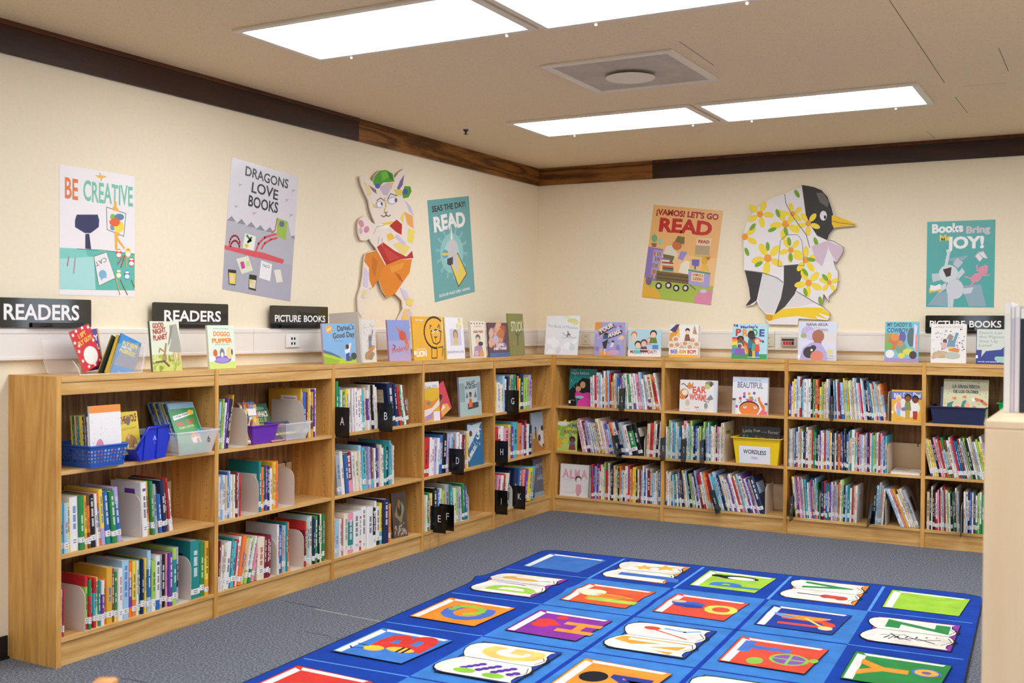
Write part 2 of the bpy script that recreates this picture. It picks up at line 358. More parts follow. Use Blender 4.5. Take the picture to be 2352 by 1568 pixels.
# ------------------------------------------------------------------ ceiling fittings
def fixture(x0, x1, y0, y1, label, clips=()):
    t = thing('ceiling_light', label, 'ceiling light', T((x0 + x1) / 2, (y0 + y1) / 2, CEIL), 'fluorescent ceiling lights')
    cx, cy = (x0 + x1) / 2, (y0 + y1) / 2; hx_, hy = (x1 - x0) / 2, (y1 - y0) / 2; f = .034
    m = MB()
    for a, b in (((-hx_ - f, -hy - f), (hx_ + f, -hy)), ((-hx_ - f, hy), (hx_ + f, hy + f)), ((-hx_ - f, -hy), (-hx_, hy)), ((hx_, -hy), (hx_ + f, hy))):
        m.box((a[0], a[1], -.014), (b[0], b[1], 0))
    m.build('frame', M['paint'], t, bevel=.003)
    m = MB(); m.box((-hx_, -hy, -.007), (hx_, hy, -.001)); m.build('diffuser', M['tube'], t)
    for c in clips:
        m = MB(); m.lathe([(.004, -.026), (.007, -.022), (.006, -.014)], (c - cx, hy + f * .7, 0), 10); m.build('latch', M['white'], t)
fixture(.812, 1.945, -4.335, -3.80, 'large lit ceiling panel left of the other nearest one, its far corner over the shelves', (.98, 1.83))
fixture(2.035, 3.19, -4.335, -3.78, 'lit ceiling panel cut by the top edge of the photo, in the nearer row', (2.25, 2.9))
fixture(.82, 1.968, -1.898, -1.402, 'lit ceiling panel in the far row, the one nearer the room corner', (1.0, 1.83))
fixture(2.062, 3.222, -1.893, -1.375, 'lit ceiling panel in the far row, at the right beyond the air vent', (2.2, 3.05))
for yy in (-1.65, -4.07, -6.49, -8.91):  # unseen panels in the same rows, added to brighten walls and end panels
    for xx in (1.38, 2.63, 4.75, 6.0):
        if xx > 4 or yy < -5: fixture(xx - .57, xx + .57, yy - .26, yy + .26, 'lit ceiling panel added out of view further along the ceiling, for fill light')
t = thing('air_vent', 'square grey ceiling air vent with a round centre plate, between the light panels', 'air vent', T(2.018, -2.82, CEIL))
m = MB()
for a, b in (((-.345, -.345), (.345, -.305)), ((-.345, .305), (.345, .345)), ((-.345, -.305), (-.305, .305)), ((.305, -.305), (.345, .305))): m.box((a[0], a[1], -.012), (b[0], b[1], 0))
m.build('frame', M['paint'], t, bevel=.003)
m = MB(); m.box((-.305, -.305, -.006), (.305, .305, 0)); m.build('panel', M['grey'], t)
m = MB(); m.lathe([(.126, -.022), (.124, -.025), (.02, -.027), (.0005, -.027)], (-.02, .03, 0), 40); m.lathe([(.05, 0), (.05, -.022)], (-.02, .03, 0), 20); m.build('centre_plate', M['paint'], t, smooth=False)
t = thing('sprinkler', 'small dark fire sprinkler on the ceiling near the room corner', 'sprinkler', T(.436, -1.848, CEIL))
m = MB(); m.lathe([(.045, 0), (.043, -.004), (.02, -.008)], (0, 0, 0), 24); m.build('escutcheon', M['paint'], t)
m = MB(); m.lathe([(.020, -.006), (.018, -.012), (.008, -.022), (.006, -.032), (.003, -.034), (.015, -.036), (.016, -.039)], (0, 0, 0), 16); m.build('head', mat('sprinkler_bronze', '3a2c22', .4), t)

# ------------------------------------------------------------------ things on the walls
def on_wall(run, zx, zy, ox, oy, sc):
    """drawing map: coordinates read off an enlargement of the photograph -> metres on the wall"""
    def mp(a, b):
        p = (wall_l if run == 'u' else wall_b)(ox + a / sc, oy + b / sc); return ((p.y if run == 'u' else p.x), p.z)
    return mp
def put_wall(run, off):
    if run == 'u': return lambda p, q, h: (off + h, p, q)
    return lambda p, q, h: (p, -off - h, q)
def text_between(A, s, x0, x1, y, ht, c, **k): A.text(s, (x0, y), (x1, y), -ht, c, **k)

def sign(run, s0, s1, z0, z1, words, t0, t1, tz, th, label, holder=(.16, .86)):
    mid = (s0 + s1) / 2; F = FR[run] @ T(mid, D - .034, z0)
    t = thing('sign', label, 'sign', F); hw = (s1 - s0) / 2; ht = z1 - z0; r = .008
    P = []
    for cx, cz, a0 in ((hw - r, r, -90), (hw - r, ht - r, 0), (-hw + r, ht - r, 90), (-hw + r, r, 180)):
        for k in range(5): a = math.radians(a0 + k * 22.5); P.append((cx + r * math.cos(a), cz + r * math.sin(a)))
    m = MB(); m.prism(P, lambda a, b, h: (a, -h, b), -.004, .004); m.build('board', M['signboard'], t, fix=True)
    m = MB(); m.box((-hw + 2 * hw * holder[0], -.016, .0), (-hw + 2 * hw * holder[1], -.0045, .021)); m.build('holder', M['plate'], t, bevel=.002)
    A = Art(lambda a, b: (a, b), lambda p, q, h: (p, -.0045 - h, q))
    sp = [0.0, 1.0] if ' ' not in words else [0.0, .505, .555, 1.0]
    for k, wd in enumerate(words.split()):
        A.mb = MB(); u0, u1 = (t0 + (t1 - t0) * q for q in sp[2 * k:2 * k + 2])
        A.text(wd, (-hw + 2 * hw * u0, tz), (-hw + 2 * hw * u1, tz), th, 'f4efec', bold=1)
        A.build('lettering', M['print'], t)
sign('u', -5.013, -4.495, 1.4315, 1.560, 'READERS', .115, .872, .035, .066, 'black READERS sign partly behind the red picture book in the clear bin', (.38, .9))
sign('u', -4.126, -3.608, 1.4315, 1.558, 'READERS', .127, .896, .034, .054, 'whole black READERS sign above the second shelf bay')
sign('u', -3.275, -2.768, 1.4315, 1.559, 'PICTURE BOOKS', .063, .95, .037, .037, 'black PICTURE BOOKS sign on the left wall above the white socket plate', (.16, .8))
sign('r', 3.036, 3.545, 1.4240, 1.545, 'PICTURE BOOKS', .05, .94, .042, .043, 'black PICTURE BOOKS sign half hidden by standing books on the back wall', (.2, .8))

def plate(run, s0, s1, z0, z1, label, mm, kind):
    F = FR[run] @ T((s0 + s1) / 2, D - .0302, (z0 + z1) / 2); t = thing('socket_plate' if kind != 'switch' else 'switch_box', label, 'socket' if kind != 'switch' else 'switch box', F)
    w2, h2 = (s1 - s0) / 2, (z1 - z0) / 2
    m = MB(); m.box((-w2, -.006 if kind != 'switch' else -.02, -h2), (w2, 0, h2)); m.build('cover_plate', mm, t, bevel=.002)
    if kind == 'quad':
        for a in (-.012, .012):
            for b in (-.014, .014):
                m = MB(); m.box((a - .006, -.0068, b - .007), (a + .006, -.0055, b + .007)); m.build('socket', M['black'], t)
    elif kind == 'duplex':
        for b in (-.02, .02):
            m = MB(); m.box((-.007, -.0068, b - .006), (-.004, -.0055, b + .006)); m.box((.004, -.0068, b - .006), (.007, -.0055, b + .006)); m.build('socket', M['black'], t)
    else:
        m = MB(); m.box((-w2 * .85, -.0215, h2 * .25), (w2 * .72, -.0198, h2 * .6)); m.build('legend_strip', M['black'], t)
        for k in range(4):
            a = -w2 * .55 + k * w2 * .36
            m = MB(); m.box((a - w2 * .13, -.026, -h2 * .62), (a + w2 * .13, -.0198, h2 * .12)); m.build('button', mat('red_button', 'c8242a', .35) if k < 3 else M['black'], t, bevel=.0015)
plate('u', -3.139, -3.021, 1.320, 1.394, 'white plate with four dark sockets on the raceway below the PICTURE BOOKS sign', M['white'], 'quad')
plate('u', -2.33, -2.255, 1.305, 1.40, 'beige socket plate beside the amber lion book', M['beige'], 'duplex')
plate('u', -1.97, -1.89, 1.305, 1.40, 'beige socket plate between the amber lion book and the pale patchwork book', M['beige'], 'duplex')
plate('r', .428, .50, 1.305, 1.40, 'beige socket plate at the edge of the purple dancing-figures book', M['beige'], 'duplex')
plate('r', 1.905, 1.985, 1.315, 1.40, 'beige socket plate beside the rainbow-lettered book', M['beige'], 'duplex')
plate('r', 2.042, 2.155, 1.317, 1.386, 'grey box with red push buttons on the back wall raceway', mat('grey_switch', 'b7ab98', .4), 'switch')

def poster(run, corners, label, sc, ox, oy, base):
    """flat poster: corners (photo pixels TL,TR,BR,BL) lie on the wall; returns its drawing, ready for artwork"""
    fn = wall_l if run == 'u' else wall_b
    P = [fn(*c) for c in corners]; pl = [((p.y if run == 'u' else p.x), p.z) for p in P]
    t = thing('poster', label, 'poster', None)
    put = put_wall(run, .0014)
    m = MB(); m.prism(pl[::-1], (lambda p, q, h: (h, p, q)) if run == 'u' else (lambda p, q, h: (p, -h, q)), .0005, .0014, hx(base)); m.build('sheet', M['poster'], t, fix=True)
    A = Art(on_wall(run, 0, 0, ox, oy, sc), put, .00004); A.t = t; return A
# --- BE CREATIVE
A = poster('u', [(136, 377), (309, 405), (308.5, 682), (136, 676)], 'white BE CREATIVE poster with a painting easel on a teal table', 4.356, 100, 340, 'eee7e4')
A.poly([(160, 995), (420, 1010), (910, 1058), (910, 1425), (520, 1420), (160, 1410)], '7cc9b9'); A.poly([(420, 1012), (910, 1058), (910, 1420), (520, 1420), (500, 1090), (440, 1080)], '5fb9a6')
A.poly([(160, 1105), (500, 1085), (520, 1415), (160, 1405)], 'a6d8d0')
A.line([(330, 1008), (600, 1022), (908, 1060)], 5, '2c3a38')
A.text('BE', (205, 500), (345, 516), -205, 'e0793c', bold=1, jit=.02); A.text('CREATIVE', (392, 515), (892, 575), -200, '79bfa4', bold=1, jit=.03)
A.poly([(415, 860), (455, 855), (475, 1012), (415, 1005)], '2b2c58')                      # plain dark blue vase on the table
A.poly([(312, 720), (330, 665), (540, 665), (555, 720), (550, 790), (470, 850), (410, 850), (312, 790)], '2b2c58')
A.line([(628, 590), (822, 655), (800, 882), (634, 815)], 5, '3a3434', True)
A.ell(690, 690, 26, 32, '7fb84a'); A.ell(755, 690, 48, 34, '5b7f9a'); A.ell(690, 790, 26, 34, '6d97b0'); A.ell(752, 785, 52, 56, 'f0d840'); A.ell(712, 742, 50, 42, 'e8622f'); A.poly([(672, 740), (655, 715), (660, 765)], 'e8622f')
A.poly([(702, 530), (730, 535), (728, 590), (745, 605), (742, 635), (686, 620), (690, 590), (700, 585)], 'efb04a')
A.poly([(700, 832), (758, 845), (755, 878), (738, 880), (745, 900), (815, 1000), (800, 1010), (735, 930), (738, 1020), (712, 1018), (708, 868)], 'efb04a')
A.poly([(515, 270), (555, 275), (560, 235), (572, 270), (600, 275), (632, 290), (590, 300), (570, 338), (566, 300), (540, 295)], 'e9b748')
A.poly([(500, 1085), (628, 1040), (715, 1300), (550, 1378)], 'ece6e2'); A.line([(500, 1085), (628, 1040), (715, 1300), (550, 1378)], 4, '4a4744', True)
A.text('CAT', (622, 1092), (508, 1142), 45, '4a4744', jit=.05)
A.ell(588, 1262, 40, 44, '7fb4cd'); A.poly([(560, 1290), (578, 1330), (590, 1290)], '7fb4cd'); A.poly([(605, 1290), (632, 1303), (622, 1262)], '7fb4cd')
for x, y, c in ((750, 1055, 'e2583c'), (842, 1045, 'e9dc55'), (876, 1140, 'd8434a'), (748, 1258, '9cc75a'), (832, 1270, '4f93c0')):
    A.ell(x, y, 28, 48, c); A.ell(x, y + 14, 24, 22, 'f2ece6'); A.ell(x, y - 28, 20, 10, 'f2ece6' if c != 'e9dc55' else 'd9a83c')
for a, b, c in (((795, 1075), (735, 1165), 'b5493f'), ((812, 1075), (770, 1195), 'b5493f'), ((825, 1085), (822, 1190), 'e0b050'), ((720, 1300), (760, 1465), 'cfa75a'), ((765, 1320), (835, 1465), '8a7340'), ((875, 1320), (905, 1390), '8a7340'), ((250, 1090), (235, 1180), 'c9718f'), ((315, 1095), (300, 1250), 'd98aa6')): A.line([a, b], 9, c)
A.build('artwork', M['poster'], A.t)
# --- DRAGONS LOVE BOOKS
A = poster('u', [(532, 361), (685.5, 406), (666.5, 691), (509.5, 662)], 'grey DRAGONS LOVE BOOKS poster with black hand lettering', 4.2375, 480, 340, 'd9d4d6')
A.poly([(172, 700), (830, 880), (790, 1492), (128, 1372)], 'b4b3b8'); A.poly([(150, 990), (812, 1140), (790, 1492), (128, 1372)], 'aba9b2')
for x, y in ((218, 660), (315, 688), (410, 718), (500, 748), (590, 768)): A.poly([(x - 45, y + 42), (x, y), (x + 45, y + 60)], '8e8a94')
A.poly([(785, 862), (832, 848), (830, 892)], '8e8a94')
A.text('DRAGONS', (345, 262), (768, 398), -92, '1d1b1c', bold=1, jit=.04); A.text('LOVE', (405, 420), (668, 502), -100, '1d1b1c', bold=1, jit=.04); A.text('BOOKS', (375, 555), (668, 635), -105, '1d1b1c', bold=1, jit=.04)
A.poly([(150, 945), (300, 975), (430, 1000), (520, 1015), (730, 1085), (715, 1125), (440, 1060), (150, 985)], 'd8525a')
for cx, cy, rx, ry in ((248, 945, 52, 95), (250, 985, 45, 85)): A.line([(cx + rx * math.cos(math.radians(a)), cy - ry * math.sin(math.radians(a))) for a in range(0, 181, 20)], 14, 'd8525a')
A.line([(455, 1000), (480, 930), (540, 870), (650, 835)], 16, 'd8525a'); A.line([(508, 980), (540, 925), (600, 890), (660, 875)], 14, 'd8525a')
A.poly([(662, 680), (765, 715), (745, 895), (655, 855)], '9fbb4c'); A.poly([(662, 680), (765, 715), (798, 862), (745, 870)], 'b9b6ae'); A.poly([(662, 680), (765, 715), (742, 890), (670, 860)], '9fbb4c'); A.ell(706, 738, 26, 30, '5a6a86')
A.line([(662, 682), (640, 800), (612, 822)], 8, 'b0643c')
for P, c in (([(348, 828), (455, 860), (432, 1000), (325, 968)], 'ece8dc'), ([(262, 1078), (378, 1048), (425, 1190), (315, 1225)], 'e0e0c4'), ([(505, 1092), (612, 1130), (592, 1295), (485, 1262)], 'ece9e6'), ([(182, 1178), (262, 1188), (255, 1338), (190, 1325)], '262420'), ([(390, 1228), (462, 1240), (452, 1390), (382, 1370)], '262420'), ([(628, 1185), (692, 1180), (715, 1300), (655, 1310)], 'e6dfcf')): A.poly(P, c)
A.poly([(190, 1210), (258, 1218), (252, 1325), (195, 1318)], 'e3cf4a'); A.poly([(390, 1275), (455, 1285), (448, 1370), (388, 1355)], 'dcd2b4'); A.ell(405, 1298, 16, 18, 'e0cf52'); A.poly([(300, 1110), (335, 1100), (350, 1165), (315, 1178)], 'c83f8e'); A.ell(375, 1125, 18, 30, 'cfd28c')
A.line([(365, 850), (405, 900), (375, 915), (410, 870)], 16, '3f7a46'); A.ell(362, 950, 20, 18, 'd9c93c'); A.ell(220, 1262, 20, 40, 'e8c9ae')
A.text('TACO', (515, 1150), (585, 1172), -28, '2c2a2c', jit=.06)
for x, y in ((300, 360), (818, 415), (755, 508), (262, 570), (438, 635), (795, 655)): A.line([(x - 14, y - 12), (x, y), (x - 12, y + 14)], 4, '8b878c'); A.line([(x, y), (x + 16, y - 8)], 4, '8b878c')
A.build('artwork', M['poster'], A.t)
# --- SEAS THE DAY
A = poster('u', [(981, 460), (1076.5, 450), (1090.5, 670), (998.5, 694.5)], 'teal SEAS THE DAY READ poster beside the painted cat cut-out', 4.125, 790, 370, '6aa9a8')
for k in range(14):
    a = math.radians(k * 360 / 14); b = a + .13
    A.poly([(1020, 860), (1020 + 150 * math.cos(a), 860 + 260 * math.sin(a)), (1020 + 150 * math.cos(b), 860 + 260 * math.sin(b))], '82bcba')
A.ell(1020, 870, 110, 190, '92c8c5'); A.ell(1020, 870, 70, 130, 'aed8d2')
A.text('SEAS THE DAY!', (832, 482), (1152, 430), -55, '22302f', bold=1, jit=.03)
A.text('READ', (850, 665), (1150, 605), -135, 'f4f1ea', bold=2, jit=.03, out='22302f')
A.poly([(1010, 985), (1075, 870), (1162, 1065), (1085, 1185)], 'ecd05c'); A.line([(1010, 985), (1075, 870), (1162, 1065), (1085, 1185)], 5, '3a3426', True)
A.poly([(990, 905), (985, 790), (1005, 742), (1045, 742), (1068, 790), (1068, 870), (1085, 1060), (1050, 1030), (1020, 960)], 'cfc8c8')
A.poly([(1008, 740), (1028, 740), (1012, 590)], 'f1ece6'); A.poly([(975, 925), (1030, 905), (1030, 975), (1000, 990), (975, 975)], '3a4152')
A.ell(958, 880, 30, 42, '6fa3ae'); A.poly([(930, 868), (988, 868), (988, 893), (930, 893)], 'e6c94b')
A.text('BOOKS ARE WHALEY SUPER! - NARWHAL', (902, 1290), (1195, 1215), -26, 'eef3f0', bold=1)
A.build('artwork', M['poster'], A.t)
# --- VAMOS LETS GO READ
A = poster('r', [(1501.5, 470), (1661, 484), (1633, 700.5), (1475, 682.5)], 'orange VAMOS LETS GO READ poster hung slightly tilted', 5.6, 1450, 440, 'ecb571')
A.poly([(260, 760), (1090, 860), (1060, 1240), (180, 1100)], 'f1c083')
A.text('\u00a1VAMOS! LET\'S GO', (318, 290), (1120, 362), -70, 'a8262a', bold=2, jit=.02); A.text('READ', (345, 500), (1030, 560), -165, 'c4241f', bold=2, out='5b1a18', jit=.01)
A.poly([(165, 1105), (1055, 1215), (1025, 1460), (135, 1350)], 'a9bd4e')
A.poly([(168, 1100), (220, 705), (412, 740), (330, 1150), (240, 1140)], '8f74b4'); A.poly([(290, 740), (412, 762), (330, 1120), (245, 1105)], 'a79ad0')
for k, (x, y) in enumerate(((300, 770), (288, 835), (275, 920), (265, 1000), (255, 1065))):
    for j in range(5): A.poly([(x + j * 17, y + j * 3), (x + 14 + j * 17, y + 2 + j * 3), (x + 10 + j * 17, y + 55), (x - 4 + j * 17, y + 53)], ['c94f3c', 'e3c14a', '5f7f9a', 'd98a4a', '6f8f54'][(j + k) % 5])
A.poly([(260, 660), (330, 665), (320, 712), (268, 708)], '9a6a3a'); A.ell(300, 600, 36, 50, '6fae7e'); A.ell(375, 645, 34, 40, 'a7c99a')
for k, c in enumerate(('7d6fa8', 'e6dcc6', 'b9484a', 'e2d6c0', 'c96a3c', '7a3f4a', '4c9a6a')): A.poly([(395 + k * 2, 850 + k * 24), (540, 862 + k * 24), (545, 884 + k * 24), (390 + k * 2, 872 + k * 24)], c)
A.poly([(420, 800), (450, 700), (520, 690), (600, 800), (590, 850), (440, 845)], 'ded9c2'); A.poly([(410, 800), (560, 830), (520, 930), (490, 920), (500, 860), (415, 850)], '7a6a30')
A.ell(590, 690, 62, 62, 'c9713a'); A.poly([(600, 570), (690, 585), (680, 680), (560, 640)], '7a6a3a')
A.poly([(600, 860), (640, 765), (722, 778), (660, 885)], '9c8cc8')
A.poly([(610, 1030), (640, 930), (700, 880), (755, 900), (740, 1080), (690, 1060)], 'efe6cc')
A.poly([(325, 1015), (750, 1065), (735, 1190), (320, 1145)], '76603a'); A.poly([(335, 1050), (745, 1098), (742, 1112), (333, 1065)], '5a462a'); A.poly([(330, 1098), (740, 1145), (738, 1158), (328, 1112)], '5a462a')
for x, y in ((355, 1210), (580, 1240), (480, 1205), (700, 1240)): A.ell(x, y, 42, 44, '3a3330'); A.ell(x - 2, y, 22, 24, 'e2dccf')
A.line([(735, 1180), (830, 1260)], 12, '6b6470')
A.poly([(735, 1005), (1020, 1055), (1000, 1235), (740, 1190)], 'a99fcf'); A.poly([(735, 998), (1022, 1045), (1020, 1065), (733, 1015)], '4f9a6a')
A.poly([(778, 1035), (940, 1055), (930, 1165), (770, 1145)], 'ead0a2'); A.text('VAMOS A', (792, 1080), (925, 1098), -30, 'b4352f', bold=1); A.text('LEER!', (795, 1130), (915, 1148), -34, 'b4352f', bold=1)
A.poly([(780, 870), (880, 875), (870, 960), (785, 950)], '7468ac'); A.poly([(815, 950), (835, 952), (835, 1000), (810, 996)], '7468ac')
A.ell(945, 890, 40, 52, 'e5a93c'); A.ell(990, 830, 28, 50, 'd9662f'); A.poly([(900, 1010), (920, 940), (985, 950), (1000, 1030)], 'e2c04a')
A.poly([(842, 590), (1040, 600), (1010, 840), (818, 830)], 'e6c79c'); A.text('READ', (862, 655), (1005, 668), -36, 'b4352f', bold=2); A.poly([(830, 690), (1015, 700), (1005, 820), (822, 810)], 'b39a7a'); A.poly([(822, 805), (1010, 818), (1008, 840), (818, 830)], 'c3c052')
A.poly([(138, 1350), (170, 1105), (210, 1130), (240, 1240), (300, 1210), (380, 1340), (385, 1375)], 'e9b13c'); A.ell(225, 1150, 38, 52, '7a5f86'); A.poly([(810, 1430), (815, 1350), (880, 1290), (1050, 1262), (1022, 1458)], 'dd8aa4'); A.ell(930, 1280, 44, 26, 'cfc4cf')
A.build('artwork', M['poster'], A.t)
# --- BOOKS BRING ME JOY
A = poster('r', [(2130, 509.5), (2286.5, 504), (2283, 706), (2127, 704.5)], 'glossy teal BOOKS BRING ME JOY poster on the back wall', 6.532, 2100, 480, '4fa79f')
for P in ([(420, 760), (820, 690), (700, 800)], [(200, 1440), (360, 1240), (520, 1240), (480, 1460)], [(700, 1150), (1000, 1130), (1080, 1460), (820, 1460)]): A.poly(P, '8fa9b4')
A.text('Books', (262, 358), (735, 335), -125, 'f0ece8', bold=2, out='2c3a3a'); A.text('Bring', (775, 362), (1135, 340), -98, 'cbbfc6', bold=2, out='3a3a40'); A.text('Me', (378, 478), (555, 468), -85, 'e9c94a', bold=2, out='3a3a30'); A.text('JOY!', (512, 588), (1055, 575), -165, 'f0ece8', bold=2, out='2c3a3a')
A.ell(515, 970, 145, 135, 'cfd6d6'); A.poly([(450, 860), (500, 620), (548, 620), (500, 840)], 'cfd6d6'); A.ell(610, 1200, 130, 150, 'cfd0d4'); A.poly([(500, 1250), (500, 1468), (580, 1468), (600, 1300)], 'cfd0d4')
A.poly([(580, 825), (640, 730), (735, 800), (655, 890)], 'bfc2c8'); A.poly([(262, 970), (370, 962), (400, 1065), (275, 1095)], 'bfcaca'); A.poly([(480, 1100), (400, 1150), (360, 1260), (480, 1190)], 'cfd0d4'); A.poly([(740, 1190), (893, 1172), (850, 1262), (735, 1275)], 'cfd0d4'); A.poly([(650, 960), (720, 880), (762, 945), (650, 1070)], 'c9d0d0')
A.poly([(430, 905), (560, 870), (545, 1000), (480, 1020)], '3a1c20')
A.poly([(218, 1190), (240, 1180), (250, 1230), (405, 1190), (408, 1218), (225, 1260)], 'e8b23c'); A.poly([(240, 1140), (320, 1150), (390, 1120), (405, 1195), (320, 1220), (240, 1225)], 'efe9e6')
A.ell(930, 1030, 90, 62, 'd98fa2', rot=-35); A.ell(1030, 920, 72, 66, 'd98fa2'); A.ell(1070, 868, 40, 32, 'd98fa2'); A.line([(850, 1040), (765, 1015)], 26, 'd98fa2'); A.line([(890, 1090), (845, 1165)], 26, 'd98fa2'); A.line([(1020, 995), (1125, 990)], 24, 'd98fa2'); A.line([(945, 930), (942, 840)], 24, 'd98fa2')
A.poly([(900, 710), (955, 640), (1035, 622), (1110, 725), (1085, 750), (1035, 715), (980, 790)], 'a9a6ac'); A.poly([(920, 705), (965, 660), (1025, 740), (980, 788)], 'e6e2de'); A.poly([(970, 655), (1040, 640), (1095, 745), (1030, 725)], 'e6e2de')
A.build('artwork', M['poster'], A.t)
# --- two painted cut-outs on foam board, hung a little off the wall
def cutout(run, outline, sc, ox, oy, label, base, edge):
    mp = on_wall(run, 0, 0, ox, oy, sc); pl = [mp(a, b) for a, b in outline]
    if sum(pl[i][0] * pl[(i + 1) % len(pl)][1] - pl[(i + 1) % len(pl)][0] * pl[i][1] for i in range(len(pl))) < 0: pl = pl[::-1]
    t = thing('wall_cutout', label, 'cut-out'); m = MB()
    m.prism(pl, (lambda p, q, h: (h, p, q)) if run == 'u' else (lambda p, q, h: (p, -h, q)), .016, .026, hx(base), side=hx(edge)); m.build('board', M['paint_art'], t, fix=True)
    m = MB(); c = Vector((sum(p[0] for p in pl) / len(pl), sum(p[1] for p in pl) / len(pl)))
    for dz in (-.12, .12):
        a, b = ((0, c.x - .03, c.y + dz - .03), (.016, c.x + .03, c.y + dz + .03)) if run == 'u' else ((c.x - .03, 0, c.y + dz - .03), (c.x + .03, -.016, c.y + dz + .03)); m.box(a, b)
    m.build('hanger_block', M['ply'], t)
    A = Art(mp, put_wall(run, .026), .00004); A.t = t; return A
CAT = [(120, 145), (130, 215), (170, 310), (205, 380), (215, 450), (240, 530), (268, 600), (225, 575), (200, 540), (160, 520), (120, 545), (100, 600), (105, 690), (130, 750), (175, 755), (210, 735), (235, 780), (275, 830), (280, 845), (230, 850), (175, 875), (160, 950), (150, 1080), (135, 1180), (100, 1290), (105, 1420), (140, 1480), (160, 1440), (158, 1340), (195, 1290), (210, 1200), (240, 1205), (270, 1160), (300, 1120), (335, 1230), (385, 1295), (455, 1255), (520, 1320), (530, 1400), (480, 1500), (475, 1560), (630, 1560), (615, 1440), (655, 1370), (625, 1270), (560, 1180), (530, 1165), (540, 1130), (590, 1060), (615, 940), (630, 920), (615, 850), (640, 760), (650, 650), (635, 520), (590, 410), (545, 362), (580, 350), (612, 290), (600, 240), (545, 235), (570, 150), (580, 95), (540, 75), (490, 110), (450, 165), (430, 120), (370, 85), (310, 90), (260, 140), (245, 200), (200, 165), (150, 140)]
A = cutout('u', CAT, 4.125, 790, 370, 'painted cat cut-out with green cap, red vest and orange shorts', 'ebdccb', 'e6dccb')
A.poly([(175, 875), (280, 845), (360, 985), (320, 1060), (300, 1120), (240, 1205), (210, 1130), (205, 1010), (160, 950)], 'd8812c'); A.poly([(360, 985), (500, 930), (615, 930), (590, 1060), (540, 1130), (455, 1255), (385, 1295), (335, 1230), (300, 1120), (320, 1050)], 'e0862c')
A.poly([(450, 1050), (500, 1080), (530, 1150), (490, 1120)], 'b96420'); A.poly([(240, 900), (290, 950), (260, 1100), (230, 1020)], 'c67022'); A.poly([(400, 1000), (540, 960), (520, 1020), (420, 1060)], 'e8983c')
A.poly([(280, 815), (340, 770), (450, 850), (560, 905), (615, 850), (628, 918), (500, 930), (370, 985)], 'b8322a'); A.poly([(395, 610), (470, 555), (520, 600), (515, 700), (460, 670)], 'b8322a'); A.poly([(330, 800), (420, 860), (500, 915), (400, 950)], 'c8443a')
A.poly([(250, 225), (245, 200), (262, 140), (310, 92), (370, 86), (430, 120), (448, 195), (340, 205), (300, 250)], '4d9a2c'); A.poly([(545, 238), (600, 242), (610, 290), (580, 345), (530, 355), (520, 300)], '4d9a2c'); A.poly([(320, 110), (370, 95), (400, 150), (330, 190)], '6fb53c'); A.poly([(380, 100), (420, 125), (435, 180), (400, 170)], '3a7d24')
A.ell(288, 238, 26, 24, '5a549a'); A.ell(550, 292, 26, 26, '5a549a')
A.poly([(205, 230), (270, 270), (280, 312), (240, 285)], '85707a'); A.poly([(540, 130), (500, 190), (470, 260), (490, 275), (525, 230)], '7a6890')
A.poly([(150, 180), (215, 250), (230, 320), (190, 330)], 'e8d29a'); A.poly([(300, 250), (380, 205), (440, 205), (380, 330), (340, 320)], 'c6b6c0'); A.poly([(390, 210), (430, 205), (420, 270)], 'e2b878')
A.poly([(440, 270), (520, 270), (520, 330), (470, 330)], 'd9c860'); A.poly([(230, 390), (270, 430), (300, 450), (250, 440)], 'e8c838'); A.poly([(545, 370), (600, 430), (630, 520), (590, 480)], 'c9b9d4'); A.poly([(540, 480), (620, 520), (630, 640), (570, 600)], 'eda85a'); A.poly([(580, 640), (640, 660), (620, 780), (570, 760)], 'ecd65a')
A.poly([(370, 700), (420, 680), (450, 730), (390, 760)], 'edc04a'); A.poly([(430, 790), (520, 760), (600, 820), (540, 900), (470, 830)], 'ead27a'); A.poly([(470, 690), (560, 780), (530, 800), (450, 720)], 'cfc0d6'); A.poly([(300, 600), (420, 590), (380, 640), (320, 640)], 'f3ead8')
A.poly([(320, 590), (440, 570), (420, 600), (350, 605)], 'ecc93c'); A.poly([(500, 540), (540, 480), (530, 590)], 'edd058')
for x, y, r in ((302, 412, -12), (425, 375, -12)): A.ell(x, y, 50 if x > 400 else 36, 36, 'b9b4cc', rot=r); A.ell(x + 4, y, 38 if x > 400 else 24, 26, 'eeeae6', rot=r)
A.ell(325, 405, 10, 16, '6a5a70'); A.ell(460, 372, 13, 20, '6a5a70')
A.line([(278, 375), (315, 350), (350, 375)], 5, '6b6048'); A.line([(380, 360), (410, 310), (470, 330)], 5, '6b6048'); A.line([(355, 350), (365, 420), (350, 480)], 8, 'd8b848'); A.poly([(345, 485), (385, 478), (368, 505)], 'a08878'); A.line([(320, 515), (345, 530), (368, 512), (390, 525), (408, 512)], 5, '5c5048'); A.line([(368, 500), (366, 525)], 4, '5c5048')
A.line([(250, 690), (280, 620), (350, 610)], 5, 'cbb9b4'); A.line([(290, 790), (300, 720)], 5, 'cbb9b4'); A.line([(330, 800), (330, 730)], 5, 'cbb9b4')
A.ell(132, 592, 22, 36, 'd98aa0', rot=-20); A.ell(182, 648, 24, 32, 'd98aa0', rot=10); A.ell(128, 660, 14, 30, 'dca7b4')
